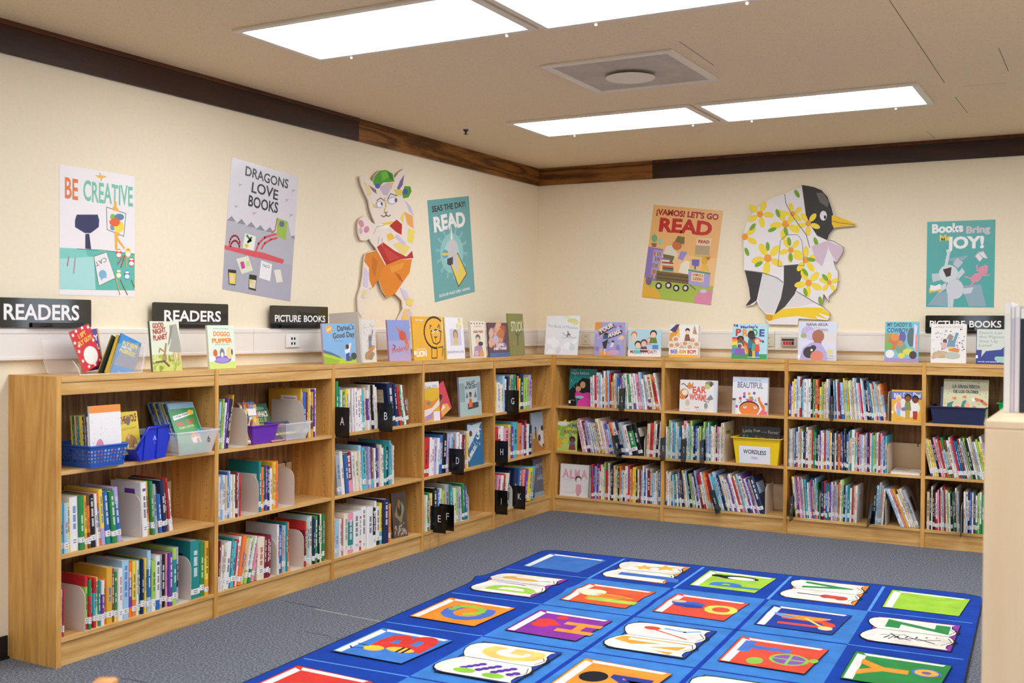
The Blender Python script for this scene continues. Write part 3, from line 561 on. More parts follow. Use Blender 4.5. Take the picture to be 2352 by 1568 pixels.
A.poly([(170, 1010), (205, 1060), (190, 1200), (150, 1180)], 'd3c5dc'); A.poly([(150, 1220), (190, 1220), (160, 1300), (130, 1290)], 'e6cf9a'); A.poly([(500, 1200), (560, 1230), (600, 1330), (540, 1310)], 'd3c5dc'); A.poly([(560, 1290), (630, 1310), (610, 1380), (560, 1360)], 'ead070'); A.poly([(540, 1400), (600, 1400), (570, 1540), (500, 1540)], 'edc878'); A.poly([(570, 1420), (612, 1430), (625, 1550), (585, 1550)], 'd3c5dc')
A.build('paintwork', M['paint_art'], A.t)
BIRD = [(735, 65), (790, 75), (860, 90), (940, 120), (1000, 190), (1040, 290), (1060, 370), (1285, 460), (1285, 490), (1075, 510), (1060, 520), (1010, 580), (995, 635), (1060, 645), (1165, 710), (1160, 760), (1090, 870), (1062, 850), (1085, 925), (1110, 960), (1105, 1080), (1090, 1140), (1015, 1210), (1015, 1275), (960, 1190), (945, 1315), (1025, 1380), (1025, 1425), (1000, 1462), (890, 1450), (700, 1440), (690, 1505), (400, 1500), (360, 1440), (360, 1390), (290, 1310), (270, 1260), (240, 1300), (150, 1310), (200, 1240), (190, 1150), (160, 1000), (150, 945), (140, 950), (135, 570), (160, 470), (240, 340), (340, 260), (400, 220), (460, 185), (550, 165), (640, 120), (725, 95)]
A = cutout('r', BIRD, 4.481, 1680, 410, 'painted bird cut-out, black and white with yellow flowers, bill and feet', 'e9e2e0', 'e6dccb')
A.poly([(733, 70), (790, 78), (860, 92), (938, 124), (998, 193), (1036, 292), (1056, 372), (1050, 450), (1062, 512), (1010, 578), (990, 635), (890, 590), (820, 480), (775, 380), (755, 230)], '37332f'); A.poly([(880, 150), (950, 150), (1010, 240), (1000, 300), (920, 250)], '6a645e'); A.poly([(1040, 385), (1065, 378), (1280, 462), (1280, 488), (1160, 497), (1060, 505), (1042, 470)], 'f0c024'); A.line([(1050, 440), (1100, 455), (1280, 478)], 6, '8a6412')
A.ell(955, 385, 36, 50, 'e9e4e0'); A.ell(972, 400, 12, 20, '2a2624')
A.poly([(150, 950), (330, 975), (300, 1120), (270, 1255), (200, 1300), (155, 1308), (205, 1240), (190, 1120)], '3d3937'); A.poly([(550, 895), (745, 880), (735, 1010), (660, 1190), (560, 1320), (450, 1402), (520, 1230), (548, 1080)], '45403e')
A.poly([(330, 980), (480, 1030), (545, 1070), (520, 1230), (450, 1385), (370, 1385), (300, 1300), (285, 1230)], 'd8d4d0'); A.poly([(680, 1165), (870, 1280), (700, 1320), (560, 1325)], 'dcd6d2')
A.poly([(360, 1395), (450, 1400), (540, 1340), (790, 1325), (940, 1330), (1022, 1385), (1022, 1420), (900, 1380), (998, 1455), (880, 1410), (890, 1448), (700, 1415), (520, 1430), (400, 1468), (362, 1440)], 'efc92c'); A.poly([(360, 1395), (440, 1405), (430, 1455), (395, 1466), (362, 1440)], 'd99a2c')
FLW = [(305, 370, 1), (568, 472, 1.15), (150, 600, 1.0), (385, 822, 1.2), (622, 738, .9), (640, 365, .8), (800, 465, .9), (775, 838, 1.0), (805, 1075, 1.05), (1015, 1070, .75)]
for x, y, s in FLW:
    for k in range(5):
        a = k * 72 + x % 60
        if x < 160 and math.cos(math.radians(a)) < .1: continue
        A.ell(x + 86 * s * math.cos(math.radians(a)), y + 86 * s * math.sin(math.radians(a)), 56 * s, 30 * s, 'f0d53c', rot=a)
    A.ell(x, y, 32 * s, 34 * s, 'ec9a3c')
for x, y, r in ((488, 360, 70), (685, 160, 60), (230, 500, -50), (430, 528, -20), (572, 545, 75), (170, 755, 70), (385, 700, 85), (290, 882, -30), (605, 650, 80), (620, 812, 85), (770, 965, 55), (878, 650, 70), (830, 835, 10), (772, 1170, 75), (975, 1020, 50), (925, 1258, 80)): A.ell(x, y, 45, 20, '7aa62c', rot=r)
A.line([(560, 165), (570, 260), (660, 420), (780, 580), (815, 710)], 5, '4a4440'); A.line([(490, 900), (515, 640), (580, 580), (690, 580), (735, 640), (760, 895), (490, 905)], 4, '6a6460'); A.line([(150, 945), (330, 970), (480, 1020), (545, 1070)], 5, '4a4440'); A.line([(680, 1160), (870, 1275), (945, 1312)], 5, '4a4440')
A.poly([(835, 700), (990, 645), (1000, 720), (940, 905), (880, 850)], 'd3b9c4'); A.poly([(995, 645), (1160, 712), (1155, 760), (1092, 868), (1020, 740)], 'd3b9c4')
A.line(BIRD[8:30], 4, '4a4440')
A.build('paintwork', M['paint_art'], A.t)
# ------------------------------------------------------------------ bookcases
UP_ = {'u': [(-4.898, -4.873), (-3.982, -3.957), (-3.0665, -3.0415), (-2.152, -2.127), (-1.2415, -1.2165), (-.3354, -.3104)],
       'r': [(.3104, .3354), (1.2185, 1.2435), (2.1415, 2.1665), (3.059, 3.084), (3.976, 4.001)]}
ORD = ['first', 'second', 'third', 'fourth', 'fifth']
WALLN = {'u': 'left wall', 'r': 'back wall'}
BACKSTOP = {('u', 0): (1, 2), ('u', 1): (1, 2), ('r', 1): (0, 2), ('r', 2): (0, 1), ('r', 3): (2,)}
def pins(mb, x, side):
    for yy in (.055, D - .06):
        for k in range(26):
            z = .16 + k * .038
            P = [(x + side * .0006, yy + .0028 * math.cos(j * math.pi / 3), z + .0028 * math.sin(j * math.pi / 3)) for j in range(6)]
            mb.face(P if side > 0 else P[::-1], mi=1)
def bookcase(run, i, label):
    a0, a1 = UP_[run][i]; b0, b1 = UP_[run][i + 1]; wI = b0 - a1
    t = thing('bookcase', label, 'bookcase', FR[run] @ T(a1, 0, 0), 'oak bookcases round the walls')
    if i == 0:
        m = MB(); m.box((-(a1 - a0), 0, 0), (0, D - .001, H)); pins(m, 0, 1); m.build('side_panel', [M['oak_z'], M['hole']], t)
    m = MB(); m.box((wI, 0, 0), (wI + b1 - b0, D - .001, H)); pins(m, wI, -1); pins(m, wI + b1 - b0, 1)
    m.build('side_panel', [M['oak_z'], M['hole']], t)
    e = .0004
    m = MB(); m.box((e, 0.001, H - .0265), (wI - e, D - .001, H - .0005)); m.build('top_board', M['oak_x'], t, bevel=.0015)
    m = MB(); m.box((e, .004, 1.148), (wI - e, .023, H - .0285)); m.build('fascia', M['oak_x'], t, bevel=.001)
    for z in SHELF[1:]:
        m = MB(); m.box((e, .001, z - .0185), (wI - e, D - .014, z)); m.build('shelf', M['oak_x'], t, bevel=.0015)
    m = MB(); m.box((e, .001, SHELF[0] - .0185), (wI - e, D - .014, SHELF[0])); m.build('base_shelf', M['oak_x'], t, bevel=.0015)
    m = MB(); m.box((e, .011, 0), (wI - e, .029, SHELF[0] - .019)); m.build('kick_board', M['oak_x'], t)
    m = MB(); m.box((e, D - .012, .02), (wI - e, D - .003, H - .028)); m.build('back_panel', M['back'], t)
    for k in BACKSTOP.get((run, i), ()):
        z = SHELF[2 - k]; m = MB(); m.box((.012, D - .026, z + .0005), (wI - .012, D - .015, z + .185))
        o = m.build('plywood_backstop', M['ply'], t); m = MB()
        for q in (.28, .62, .93): m.box((wI * q - .003, D - .028, z + .165), (wI * q + .003, D - .014, z + .19))
        m.build('clip', M['hole'], o)
LB = ['first oak bookcase bay on the left wall, with the exposed end panel and plastic bins', 'second oak bookcase bay on the left wall, holding purple and clear bins', 'third oak bookcase bay on the left wall, with the A and B dividers',
      'fourth oak bookcase bay on the left wall, with the D, E and F dividers', 'fifth oak bookcase bay on the left wall, next to the room corner']
RB = ['first oak bookcase bay on the back wall, next to the room corner', 'second oak bookcase bay on the back wall, holding the yellow bin', 'third oak bookcase bay on the back wall, with the S and U dividers', 'fourth oak bookcase bay on the back wall, partly hidden by the maple case']
for i, s in enumerate(LB): bookcase('u', i, s)
for i, s in enumerate(RB): bookcase('r', i, s)
t = thing('corner_top', 'square oak corner top joining the two runs of bookcases', 'shelf top', T(0, 0, 0))
m = MB(); m.box((.002, -.3095, H - .0265), (.3095, -.002, H - .0005)); m.build('top_board', M['oak_y'], t, bevel=.0015)
m = MB(); m.box((.01, -.024, 0), (.03, -.004, H - .028)); m.build('cleat', M['oak_z'], t)

# ------------------------------------------------------------------ books standing with the spine out
def px(p):
    v = Vector(p) - CAM; z = v.dot(FW); return 1176 + FPX * v.dot(RT) / z, 784 - FPX * v.dot(UP) / z
def book_parts(wd, ht, dp, c1, c2, rng, mark=True):
    """cover, pages, spine label of one closed book; local x = thickness, y = away from the spine, z = up"""
    b = min(.0022, wd * .2); cv = MB(); r = min(.004, wd * .3)
    prof = [(0, dp), (0, r), (wd * .22, 0), (wd * .78, 0), (wd, r), (wd, dp), (wd - b, dp), (wd - b, r + .002), (b, r + .002), (b, dp)]
    zb = ht * rng.choice((.0, .18, .24, .3)) if c2 else 0
    zt = ht * rng.choice((1, 1, .8, .7)) if c2 and zb else ht
    lv = sorted({0, zb, zt, ht})
    for z0, z1 in zip(lv, lv[1:]):
        cc = PALC[c1] if (z0 >= zb - 1e-6 and z1 <= zt + 1e-6) or not c2 else PALC[c2]
        n = len(prof); vs = [(x, y, z0) for x, y in prof] + [(x, y, z1) for x, y in prof]
        cv.mesh(vs, [(k, (k + 1) % n, n + (k + 1) % n, n + k) for k in range(n)], cc)
        if z1 == ht: cv.mesh(vs[n:], [(0, 1, 8, 9), (1, 2, 3, 4, 7, 8), (4, 5, 6, 7)], cc)
        if z0 == 0: cv.mesh(vs[:n], [(9, 8, 1, 0), (8, 7, 4, 3, 2, 1), (7, 6, 5, 4)], cc)
    # lettering blocks on the spine and panels on the boards
    dark = c1 in 'knbmvzdgt'; ink = PALC['w'] if dark else PALC[rng.choice('kkdnrb')]
    if mark:
        z = ht * rng.uniform(.34, .42); x0, x1 = wd * .32, wd * .68
        for wi in range(rng.choice((2, 3, 3, 4))):
            for k in range(rng.randint(3, 6)):
                q = ht * .018; 
                if z + q > ht * .93: break
                cv.face([(x0, -.0003, z), (x1, -.0003, z), (x1, -.0003, z + q), (x0, -.0003, z + q)], ink); z += q * 1.45
            z += ht * .03
        if c2 and rng.random() < .5:
            z0 = ht * rng.uniform(.8, .9); cv.face([(wd * .22, -.0002, z0), (wd * .78, -.0002, z0), (wd * .78, -.0002, z0 + ht * .05), (wd * .22, -.0002, z0 + ht * .05)], PALC[c2])
        for X, sg in ((-.0003, -1), (wd + .0003, 1)):
            pc = PALC[c2 or rng.choice('wckse')]
            a0, a1, h0, h1 = dp * rng.uniform(.08, .25), dp * rng.uniform(.5, .9), ht * rng.uniform(.3, .6), ht * rng.uniform(.75, .93)
            P = [(X, a0, h0), (X, a1, h0), (X, a1, h1), (X, a0, h1)]; cv.face(P if sg > 0 else P[::-1], pc)
            for k in range(4):
                hh = h1 - (h1 - h0) * (.2 + .2 * k); X2 = X + sg * .0002; P = [(X2, a0 + .012, hh), (X2, a1 - .02, hh), (X2, a1 - .02, hh + .004), (X2, a0 + .012, hh + .004)]; cv.face(P if sg > 0 else P[::-1], ink if pc != ink else PALC['k'])
    pg = MB(); pg.box((b, r + .002, .003), (wd - b, dp - .004, ht - .003), hx('e4dccb'))
    lb = None
    if mark and rng.random() < .86:
        lb = MB(); z = rng.uniform(.018, .034); lh = rng.uniform(.022, .03); g = .0006
        lb.mesh([(-g, .013, z), (-g, r - .001, z), (wd * .2, -g, z), (wd * .8, -g, z), (wd + g, r - .001, z), (wd + g, .013, z)] + [(-g, .013, z + lh), (-g, r - .001, z + lh), (wd * .2, -g, z + lh), (wd * .8, -g, z + lh), (wd + g, r - .001, z + lh), (wd + g, .013, z + lh)],
                [(k, k + 1, k + 7, k + 6) for k in range(5)], PALC['w'])
        for k in range(2): lb.face([(wd * .3, -g - .0002, z + lh * (.25 + .35 * k)), (wd * .7, -g - .0002, z + lh * (.25 + .35 * k)), (wd * .7, -g - .0002, z + lh * (.38 + .35 * k)), (wd * .3, -g - .0002, z + lh * (.38 + .35 * k))], hx('55565a'))
    return cv, pg, lb
BOOKS = []      # (area in view, matrix, dims, colours, label, group, seed)
COUNT = {}
SHN = {0: 'lower', 1: 'middle', 2: 'upper'}
def ordinal(n):
    ones = 'zeroth first second third fourth fifth sixth seventh eighth ninth tenth eleventh twelfth thirteenth fourteenth fifteenth sixteenth seventeenth eighteenth nineteenth'.split()
    if n < 20: return ones[n]
    tens = {2: 'twent', 3: 'thirt', 4: 'fort', 5: 'fift', 6: 'sixt'}[n // 10]
    return tens + ('ieth' if n % 10 == 0 else 'y-' + ones[n % 10])
def size_words(wd, ht):
    a = 'thick' if wd > .019 else ('slim' if wd < .0085 else '')
    b = 'tall' if ht > .27 else ('short' if ht < .215 else '')
    return (' '.join(q for q in (b, a) if q) + ' ').lstrip()
def row(run, unit, sh, x0, x1, l0, l1, toks, y0=.012):
    """a row of spines between photo columns x0 and x1 on one shelf; l0,l1: lean in degrees (negative = top towards the left)"""
    z = SHELF[sh]; ya = 1000
    def s_at(xp):
        yy = 900.0
        for _ in range(4): s = along(run, xp, yy, y0); yy = px(FR[run] @ Vector((s, y0, z)))[1]
        return s
    s0, s1 = s_at(x0), s_at(x1); tk = toks.split(); rng = random.Random(int(x0 * 7 + sh * 1000 + x1))
    B = []
    for q in tk:
        cs = ''.join(ch for ch in q if ch.isalpha()); dg = [int(ch) for ch in q if ch.isdigit()]
        c0 = cs[0]
        if run == 'r' and len(cs) == 1 and c0 not in 'wceshukd' and rng.random() < .3: cs = rng.choice(('w', 'w', 'c', 's', 'e', 'h')) + c0
        B.append([cs[0], cs[1] if len(cs) > 1 else None, .168 + .0165 * dg[0] + rng.uniform(-.004, .004), (.55, .85, 1.5, 2.3, 3.2)[dg[1]] * rng.uniform(.85, 1.15)])
    n = len(B); leans = [math.radians(l0 + (l1 - l0) * k / max(1, n - 1)) for k in range(n)]
    gaps = [0.0] * n
    for k in range(1, n):
        dl = math.tan(leans[k - 1]) - math.tan(leans[k])
        gaps[k] = max(0, dl * min(B[k][2], B[k - 1][2])) * .9
    tot = sum(b[3] / math.cos(a) for b, a in zip(B, leans)); sc = (s1 - s0 - sum(gaps)) / tot
    hang = 0
    s = s0
    for k, (b, a) in enumerate(zip(B, leans)):
        wd = b[3] * sc; s += gaps[k]; key = (run, unit, sh); COUNT[key] = COUNT.get(key, 0) + 1
        g = .0004; dp = min(.285 - y0, b[2] * rng.uniform(.78, .95)); yy = y0 + rng.uniform(-.006, .012)
        if a <= 0: Mx = T(s + g, yy, z + .0003) @ RY(a)
        else: Mx = T(s + wd / math.cos(a) - g, yy, z + .0003) @ RY(a) @ T(-wd, 0, 0)
        Mx = FR[run] @ Mx
        P = [px(Mx @ Vector(v)) for v in ((0, 0, 0), (wd, 0, 0), (0, 0, b[2]))]
        ar = math.hypot(P[1][0] - P[0][0], P[1][1] - P[0][1]) * math.hypot(P[2][0] - P[0][0], P[2][1] - P[0][1])
        cn = NAMES[b[0]] + (' and ' + NAMES[b[1]] if b[1] else '')
        lb = '%s%s book, %s from left, %s shelf, %s %s bay' % (size_words(wd, b[2]), cn, ordinal(COUNT[key]), SHN[sh], ORD[unit], WALLN[run])
        BOOKS.append((ar, Mx, (wd - 2 * g, b[2], dp), b[0], b[1], lb, 'spines on the %s shelf of the %s %s bay' % (SHN[sh], ORD[unit], WALLN[run]), rng.random()))
        s += wd / math.cos(a)
def stack(run, s0, z, yf, toks, dp, tilt, where, group, step=None):
    """books standing one behind another in a bin, spines towards the left, covers to the front"""
    rng = random.Random(int(s0 * -1000)); y = yf
    for k, q in enumerate(toks.split()):
        cs = ''.join(ch for ch in q if ch.isalpha()); dg = [int(ch) for ch in q if ch.isdigit()]
        ht = .168 + .0165 * dg[0]; wd = (.005, .0075, .011, .016)[dg[1]]
        y += wd / math.cos(math.radians(tilt)) + .0006
        Mx = FR[run] @ T(s0 + rng.uniform(0, .004), y, z) @ RX(math.radians(-tilt)) @ RZ(-math.pi / 2)
        cn = NAMES[cs[0]] + (' and ' + NAMES[cs[1]] if len(cs) > 1 else '')
        BOOKS.append((9e9, Mx, (wd, ht, dp), cs[0], cs[1] if len(cs) > 1 else None, '%s%s book, %s from the front %s' % (size_words(wd, ht), cn, ordinal(k + 1), where), group, rng.random()))
# left wall, first bay
row('u', 0, 1, 140, 283, 0, -6, 'q31 s32 y31 w43 g42 ya41 oz41 k42 w41 uo41 yu52 bt42 g42 bu52')
row('u', 0, 1, 327, 402, -3, -7, 'wv53 oa52 g51 t51 h42 b12 n52 za51 rw51 w21')
row('u', 0, 0, 140, 150, 1, 1, 'r21 w21 rw21')
row('u', 0, 0, 197, 410, 0, 0, 'lr41 rg31 wr31 qr31 y31 tr21 vw21 o21 a53 z41 gy31 w42 s63 vo52 yo52 c51 t51 n51 za51 y51 bs72 lw42 wb52 h51 k52 p51 vt52 tl62 nu61')
row('u', 0, 0, 440, 479, 0, 0, 't73 gy61 ya61')
# left wall, second bay
row('u', 1, 2, 502, 528, 4, 9, 's42 l51 w41 v51 n51 k51 a61', .02)
row('u', 1, 2, 693, 726, 0, 0, 'a61 h51 b52 m51 y61 u51 w51 za51 v61 w61', .02)
row('u', 1, 1, 502, 554, 0, 0, 'ws31 ws31 ws31 ws31 e31 b41 s41 w31 c31 m41 h31 r31')
row('u', 1, 1, 595, 641, 0, 0, 't61 o41 g41 v41 n41 w31 a51 ya51 o51')
row('u', 1, 0, 501, 583, 3, 15, 'mw51 w41 e41 w41 w43 t51 q42 rw41 w52 o52 pe41 y41 wl41 wl41 wg41 wl41 p42')
row('u', 1, 0, 590, 623, 2, 2, 'c33 m31 m31 m31')
row('u', 1, 0, 637, 668, 0, 0, 'w61 b51 n51 h51 s51 t61 o61', .014)
row('u', 1, 0, 699, 748, 0, 0, 'mr51 l51 s62 c62 n51 g62 k61 c61 g61 g61')
# left wall, third bay
row('u', 2, 2, 772, 868, 0, -5, 'g82 t61 c51 g42 y41 ya52 w51 z51 w51 p51 w52 wy42 w52 q42 f51 vw41 s51 e62 k61 w61 c51')
row('u', 2, 2, 900, 943, -8, -13, 'n63 nb61 r51 g51 w51 z51')
row('u', 2, 1, 777, 905, -7, 0, 'hw42 w52 y41 b42 mp43 w41 c42 c41 s62 q52 h41 u51 zq51 z41 w41 n61 v41 c51 w42 t51 km42 q61 h51 w41')
row('u', 2, 0, 768, 900, 0, 0, 'c41 s31 w31 r31 c42 tp43 w43 wr41 w52 w53 kw42 w61 wk42 yq51 n63 o41 y41')
# left wall, fourth bay
row('u', 3, 1, 974, 1039, 2, 4, 'r52 r51 w51 w42 uw41 w41 sb52 k62 u51 f51 s52')
row('u', 3, 1, 1050, 1077, 0, 0, 'wp52 pw51 w42 m41 h51 y41 c51')
row('u', 3, 0, 973, 994, 0, 0, 'c41 cw41 g51 f41 y41')
row('u', 3, 0, 996, 1075, -1, -5, 'k62 b51 c51 l41 h62 t61 q41 c41 l41 u41 w41 g51 b41')
# left wall, fifth bay
row('u', 4, 2, 1139, 1164, 0, 0, 'y31 w31 w31 c21 s61 w41')
row('u', 4, 2, 1166, 1223, 0, 0, 'n51 a51 t41 h62 g61 k51 o51 y41 n62 l41 l42 u52 w31')
row('u', 4, 1, 1139, 1222, 0, 1, 'r51 rw41 w51 p42 y51 v41 q62 o52 u41 m61 w41 n31')
row('u', 4, 0, 1138, 1170, 8, 9, 'pt52 w51 r51 c51 c51 nu61')
row('u', 4, 0, 1180, 1226, 6, 10, 'n62 bo61 o51 p51 v51 y52 q52')
# back wall, first bay
row('r', 0, 2, 1354, 1418, -1, -2, 'w42 w51 r51 w62 s61 w51 wd71 w71 o41 s71 rp61 a21 a51 w61 h51')
row('r', 0, 2, 1420, 1519, -3, -12, 'b41 v41 w51 s61 t61 g61 w61 v51 y61 p62 s71 w41 z61 v61 r62 ro62 w71')
row('r', 0, 1, 1337, 1410, -13, -13, 'w41 pm61 w51 m51 n41 u52 w41 t41 s41 o41 g41 v31 ca62 f51 w51 p51 sb42 s41')
row('r', 0, 1, 1412, 1477, -15, -15, 'o51 w51 n61 b51 w41 gk42 k51')
row('r', 0, 1, 1484, 1517, 2, 4, 'e52 r52 e61 w51 k51 w61 sr51')
row('r', 0, 0, 1358, 1517, 0, 0, 'rt61 b51 u51 v61 w41 wr61 c61 w51 l71 r42 w71 n61 k71 f61 w41 l61 k51 oa61 s41 n41 w61 p61 r61 f51 o41 y61 y61 k51 z51 m51 h51 w71 b41 w61 m52 b61 s41 w41 c51 h41 b61')
# back wall, second bay
row('r', 1, 1, 1529, 1562, 0, 0, 'w41 v31 l71 s71 w61 b51 q61 c61 w41 s41 b41')
row('r', 1, 1, 1564, 1609, 0, 0, 'c51 p72 w61 s51 l71 w51 n61 b51 w41 l51')
row('r', 1, 1, 1612, 1661, 0, 0, 'w41 l71 t51 u51 s71 g71 w51 m51 c51 e61 k71 p51 u51 w51 e71 a71')
row('r', 1, 0, 1527, 1640, 0, -14, 'b51 w41 c51 b41 s41 g41 w41 b61 zw71 n51 e61 c51 s61 k61 l51 h51 w41 n51 uw71 m41 r51 w61 e51 oe61 rw51')
row('r', 1, 0, 1643, 1757, -15, -19, 'r61 s61 q51 w71 s71 n61 b61 e61 b51 w41 m41 v51 w61 w71 r51 p61 h51 s71 n62 v71 w51 v51 p41 h51 n63')
# back wall, third bay
row('r', 2, 2, 1812, 1905, 0, 0, 'v41 w31 c51 yv61 r61 s71 w71 r61 t51 s61 w62 w61 w62 k71 l61 b51 o62 m61 y32 l51 c41 f51 w62 h61')
row('r', 2, 2, 1915, 2037, -2, -10, 's61 b41 c61 r41 v51 b52 y71 a61 y61 l51 w61 e61 w61 c71 s71 w51 p51 r51 w71 s61 k61 n51 v61 t61 w51 e51 r61 s61 b51 m41 w51 o51')
row('r', 2, 1, 1811, 2036, 0, 0, 'h61 w61 e61 w61 b61 r51 w71 p61 l61 w51 n51 h51 m71 w61 e62 r61 g61 t51 k51 c41 v61 w61 y51 r51 s61 b61 a61 w51 k61 d51 w51 d61 o52 b61 v51 d71 k61 b51 e61 t71 w72 l41 p61 m61 p51 s51 w51 e51 u61 n61 r61 w61 q51 l51 g61 w61 r51 p61 w51 b51 q51')
row('r', 2, 0, 1826, 1881, -6, -3, 'y71 l71 r71 v61 p72 u61 h71 c61 n51 q61 b51 w51 u51 r61 b71 c61 r51 p71 g51')
row('r', 2, 0, 1886, 1968, 0, 1, 'n61 r61 b51 g51 v51 w61 u51 e61 h51 o61 w71 l71 n51 s51 t51 w41 r51 e51 w51')
row('r', 2, 0, 2003, 2028, 3, 4, 'k51 s61 h71 h61 c51')
row('r', 2, 0, 2068, 2113, -22, -22, 's61 w61 p61 a61 w41 e61 w61 h62')
# back wall, fourth bay
row('r', 3, 1, 2138, 2300, -13, -13, 'b61 c51 y51 e51 k61 p61 w51 r51 o51 g61 z51 w52 o61 r61 b51 t51 m61 w61 h51 l61 k51 w61 g71 h51 w51 l61 y51 g71 u51 z51 y51 w51 b51')
row('r', 3, 0, 2127, 2205, 0, -3, 'e52 k61 c71 k61 m51 r51 p61 r41 w71 h61 r71 g61 l61 w51 k51 g51 d61 c71 h61')
row('r', 3, 0, 2212, 2300, 0, 0, 'm61 r61 n61 b61 w61 d61 g51 l61 g61 g52 v51 m41 v51 z61 w51 b51 k61 r51')
# in the bins on the left wall shelves
stack('u', -4.742, .8305, -.012, 'wg31 do41 eo31 ko32 yo31 yk31 lk31 to31 do31 eo31 dg31 g31 y31', .165, 4, 'of the blue lattice basket', 'books in the blue basket')
stack('u', -4.17, .832, .02, 'sy53 by53 wy53 sy53 by53 sy53 by53 sy53', .165, 25, 'of the clear bin marked six', 'books in the clear bin')
BOOKS.sort(key=lambda q: -q[0])
LIMIT = 292
mass = MB()
for k, (ar, Mx, (wd, ht, dp), c1, c2, lb, grp, sd) in enumerate(BOOKS):
    rng = random.Random(sd); cv, pg, sl = book_parts(wd, ht, dp, c1, c2, rng)
    if k < LIMIT:
        t = thing('book', lb, 'book', Mx, grp)
        cv.build('cover', M['print'], t); pg.build('page_block', M['matte'], t)
        if sl: sl.build('spine_label', M['matte'], t)
    else:
        for q in (cv, pg, sl):
            if q:
                n = len(mass.v); mass.v += [tuple(Mx @ Vector(v)) for v in q.v]; mass.f += [tuple(i + n for i in f) for f in q.f]; mass.c += q.c; mass.m += q.m
o = mass.build('shelved_books', M['print']); tag(o, 'the many slim book spines filling the back wall shelves', 'books', None, 'stuff')

# ------------------------------------------------------------------ bookends and letter dividers
def bookend(run, unit, sh, xe, ht, ln, label, toward=1, mt='steel', depth=.002):
    """pressed steel bookend: upright plate with a rounded front corner; xe = photo column of its front edge at the shelf"""
    z = SHELF[sh]; yy = 900.0
    for _ in range(3):
        s = along(run, xe, yy, depth); yy = px(FR[run] @ Vector((s, depth, z)))[1]
    t = thing('bookend', label, 'bookend', FR[run] @ T(s - .0015, depth, z), 'cream bookends on the shelves'); r = .055
    P = [(0, 0), (ln, 0), (ln, ht), (r, ht)] + [(r - r * math.sin(a), ht - r + r * math.cos(a)) for a in [math.radians(q) for q in (22, 45, 68)]] + [(0, ht - r)]
    m = MB(); m.prism(P, lambda a, b, h: (h, a, b), -.0012, .0012); m.build('upright_plate', M[mt], t, fix=True)
    m = MB(); m.box((0, .004, .0002), (-.09 * toward, ln * .8, .0012)); m.build('base_plate', M[mt], t)
bookend('u', 0, 1, 324, .20, .17, 'cream bookend in the middle of the middle shelf, first left wall bay')
bookend('u', 0, 0, 196, .195, .17, 'cream bookend near the end panel on the lower shelf, first left wall bay', -1)
bookend('u', 0, 0, 439, .21, .13, 'cream bookend beside the teal book on the lower shelf, first left wall bay')
bookend('u', 1, 2, 568, .195, .15, 'cream bookend left of the purple bin, second left wall bay')
bookend('u', 1, 2, 698, .21, .23, 'large cream bookend behind the clear bin, second left wall bay')
bookend('u', 1, 1, 594, .195, .18, 'cream bookend beside white and pale spines, middle shelf, second left wall bay')
bookend('u', 1, 1, 676, .20, .16, 'cream bookend beside orange spines, middle shelf, second left wall bay', 1, 'steel')
bookend('u', 1, 0, 636, .195, .14, 'cream bookend beside the maroon set, lower shelf, second left wall bay')
bookend('u', 1, 0, 698, .205, .15, 'cream bookend between bright spines, lower shelf, second left wall bay')
bookend('u', 2, 2, 937, .18, .14, 'cream bookend behind leaning books, upper shelf, third left wall bay', 1, 'steel', .06)
bookend('u', 2, 1, 814, .17, .14, 'cream bookend among pale spines, middle shelf, third left wall bay', 1, 'steel', .02)
bookend('u', 3, 0, 1077, .19, .14, 'cream bookend holding the row with the E and F dividers')
bookend('u', 4, 0, 1177, .17, .14, 'cream bookend beside the K divider')
bookend('r', 0, 1, 1480, .16, .14, 'cream bookend near the red spine, middle shelf, first back wall bay', 1, 'steel', .004)
bookend('r', 0, 0, 1355, .17, .14, 'cream bookend behind the white girl picture book', 1, 'steel')
bookend('r', 1, 1, 1663, .20, .2, 'cream bookend beside the yellow bin')
bookend('r', 1, 0, 1758, .21, .2, 'cream bookend with space behind it, lower shelf, second back wall bay')
bookend('r', 2, 2, 2040, .20, .2, 'cream bookend beside the yellow and blue picture book', 1, 'steel')
bookend('r', 2, 1, 2038, .20, .2, 'cream bookend beside the empty space with a flat book')
bookend('r', 2, 0, 1883, .19, .14, 'cream bookend among spines, lower shelf, third back wall bay', 1, 'steel', .002)
bookend('r', 2, 0, 2034, .18, .16, 'cream bookend before the steeply leaning books', 1, 'steel')
bookend('r', 3, 0, 2208, .19, .14, 'cream bookend in the lower shelf of the fourth back wall bay', 1, 'steel', .004)
def divider(run, sh, xe, ch, lean=0.0, out=.10, up=.158, dn=.014, size=.046):
    z = SHELF[sh]; yy = 900.0
    for _ in range(3):
        s = along(run, xe, yy, 0); yy = px(FR[run] @ Vector((s, 0, z)))[1]
    t = thing('shelf_divider', 'black shelf divider plate %s' % ('with the white letter ' + ch if ch else 'seen edge on, without a visible letter'), 'shelf divider', FR[run] @ T(s, 0, z) @ RY(math.radians(lean)), 'letter dividers')
    P = [(.14, .001), (.14, up), (-out, up), (-out, -dn), (-.0025, -dn), (-.0025, .001)]
    m = MB(); m.prism(P, lambda a, b, h: (h, a, b), -.0011, .0011); m.build('plate', M['plate'], t, fix=True)
    if ch:
        sg = -1 if run == 'u' else 1
        A = Art(lambda a, b: (a, b), (lambda p, q, h: (-.0012 - h, -out / 2 - p, q)) if run == 'u' else (lambda p, q, h: (.0012 + h, -out / 2 + p, q)))
        w2 = size * (.32 if ch != 'I' else .1); c0 = up * .36
        A.text(ch, (-w2, c0), (w2, c0), size, 'e9e9ea', bold=0); A.build('letter', M['matte'], t)
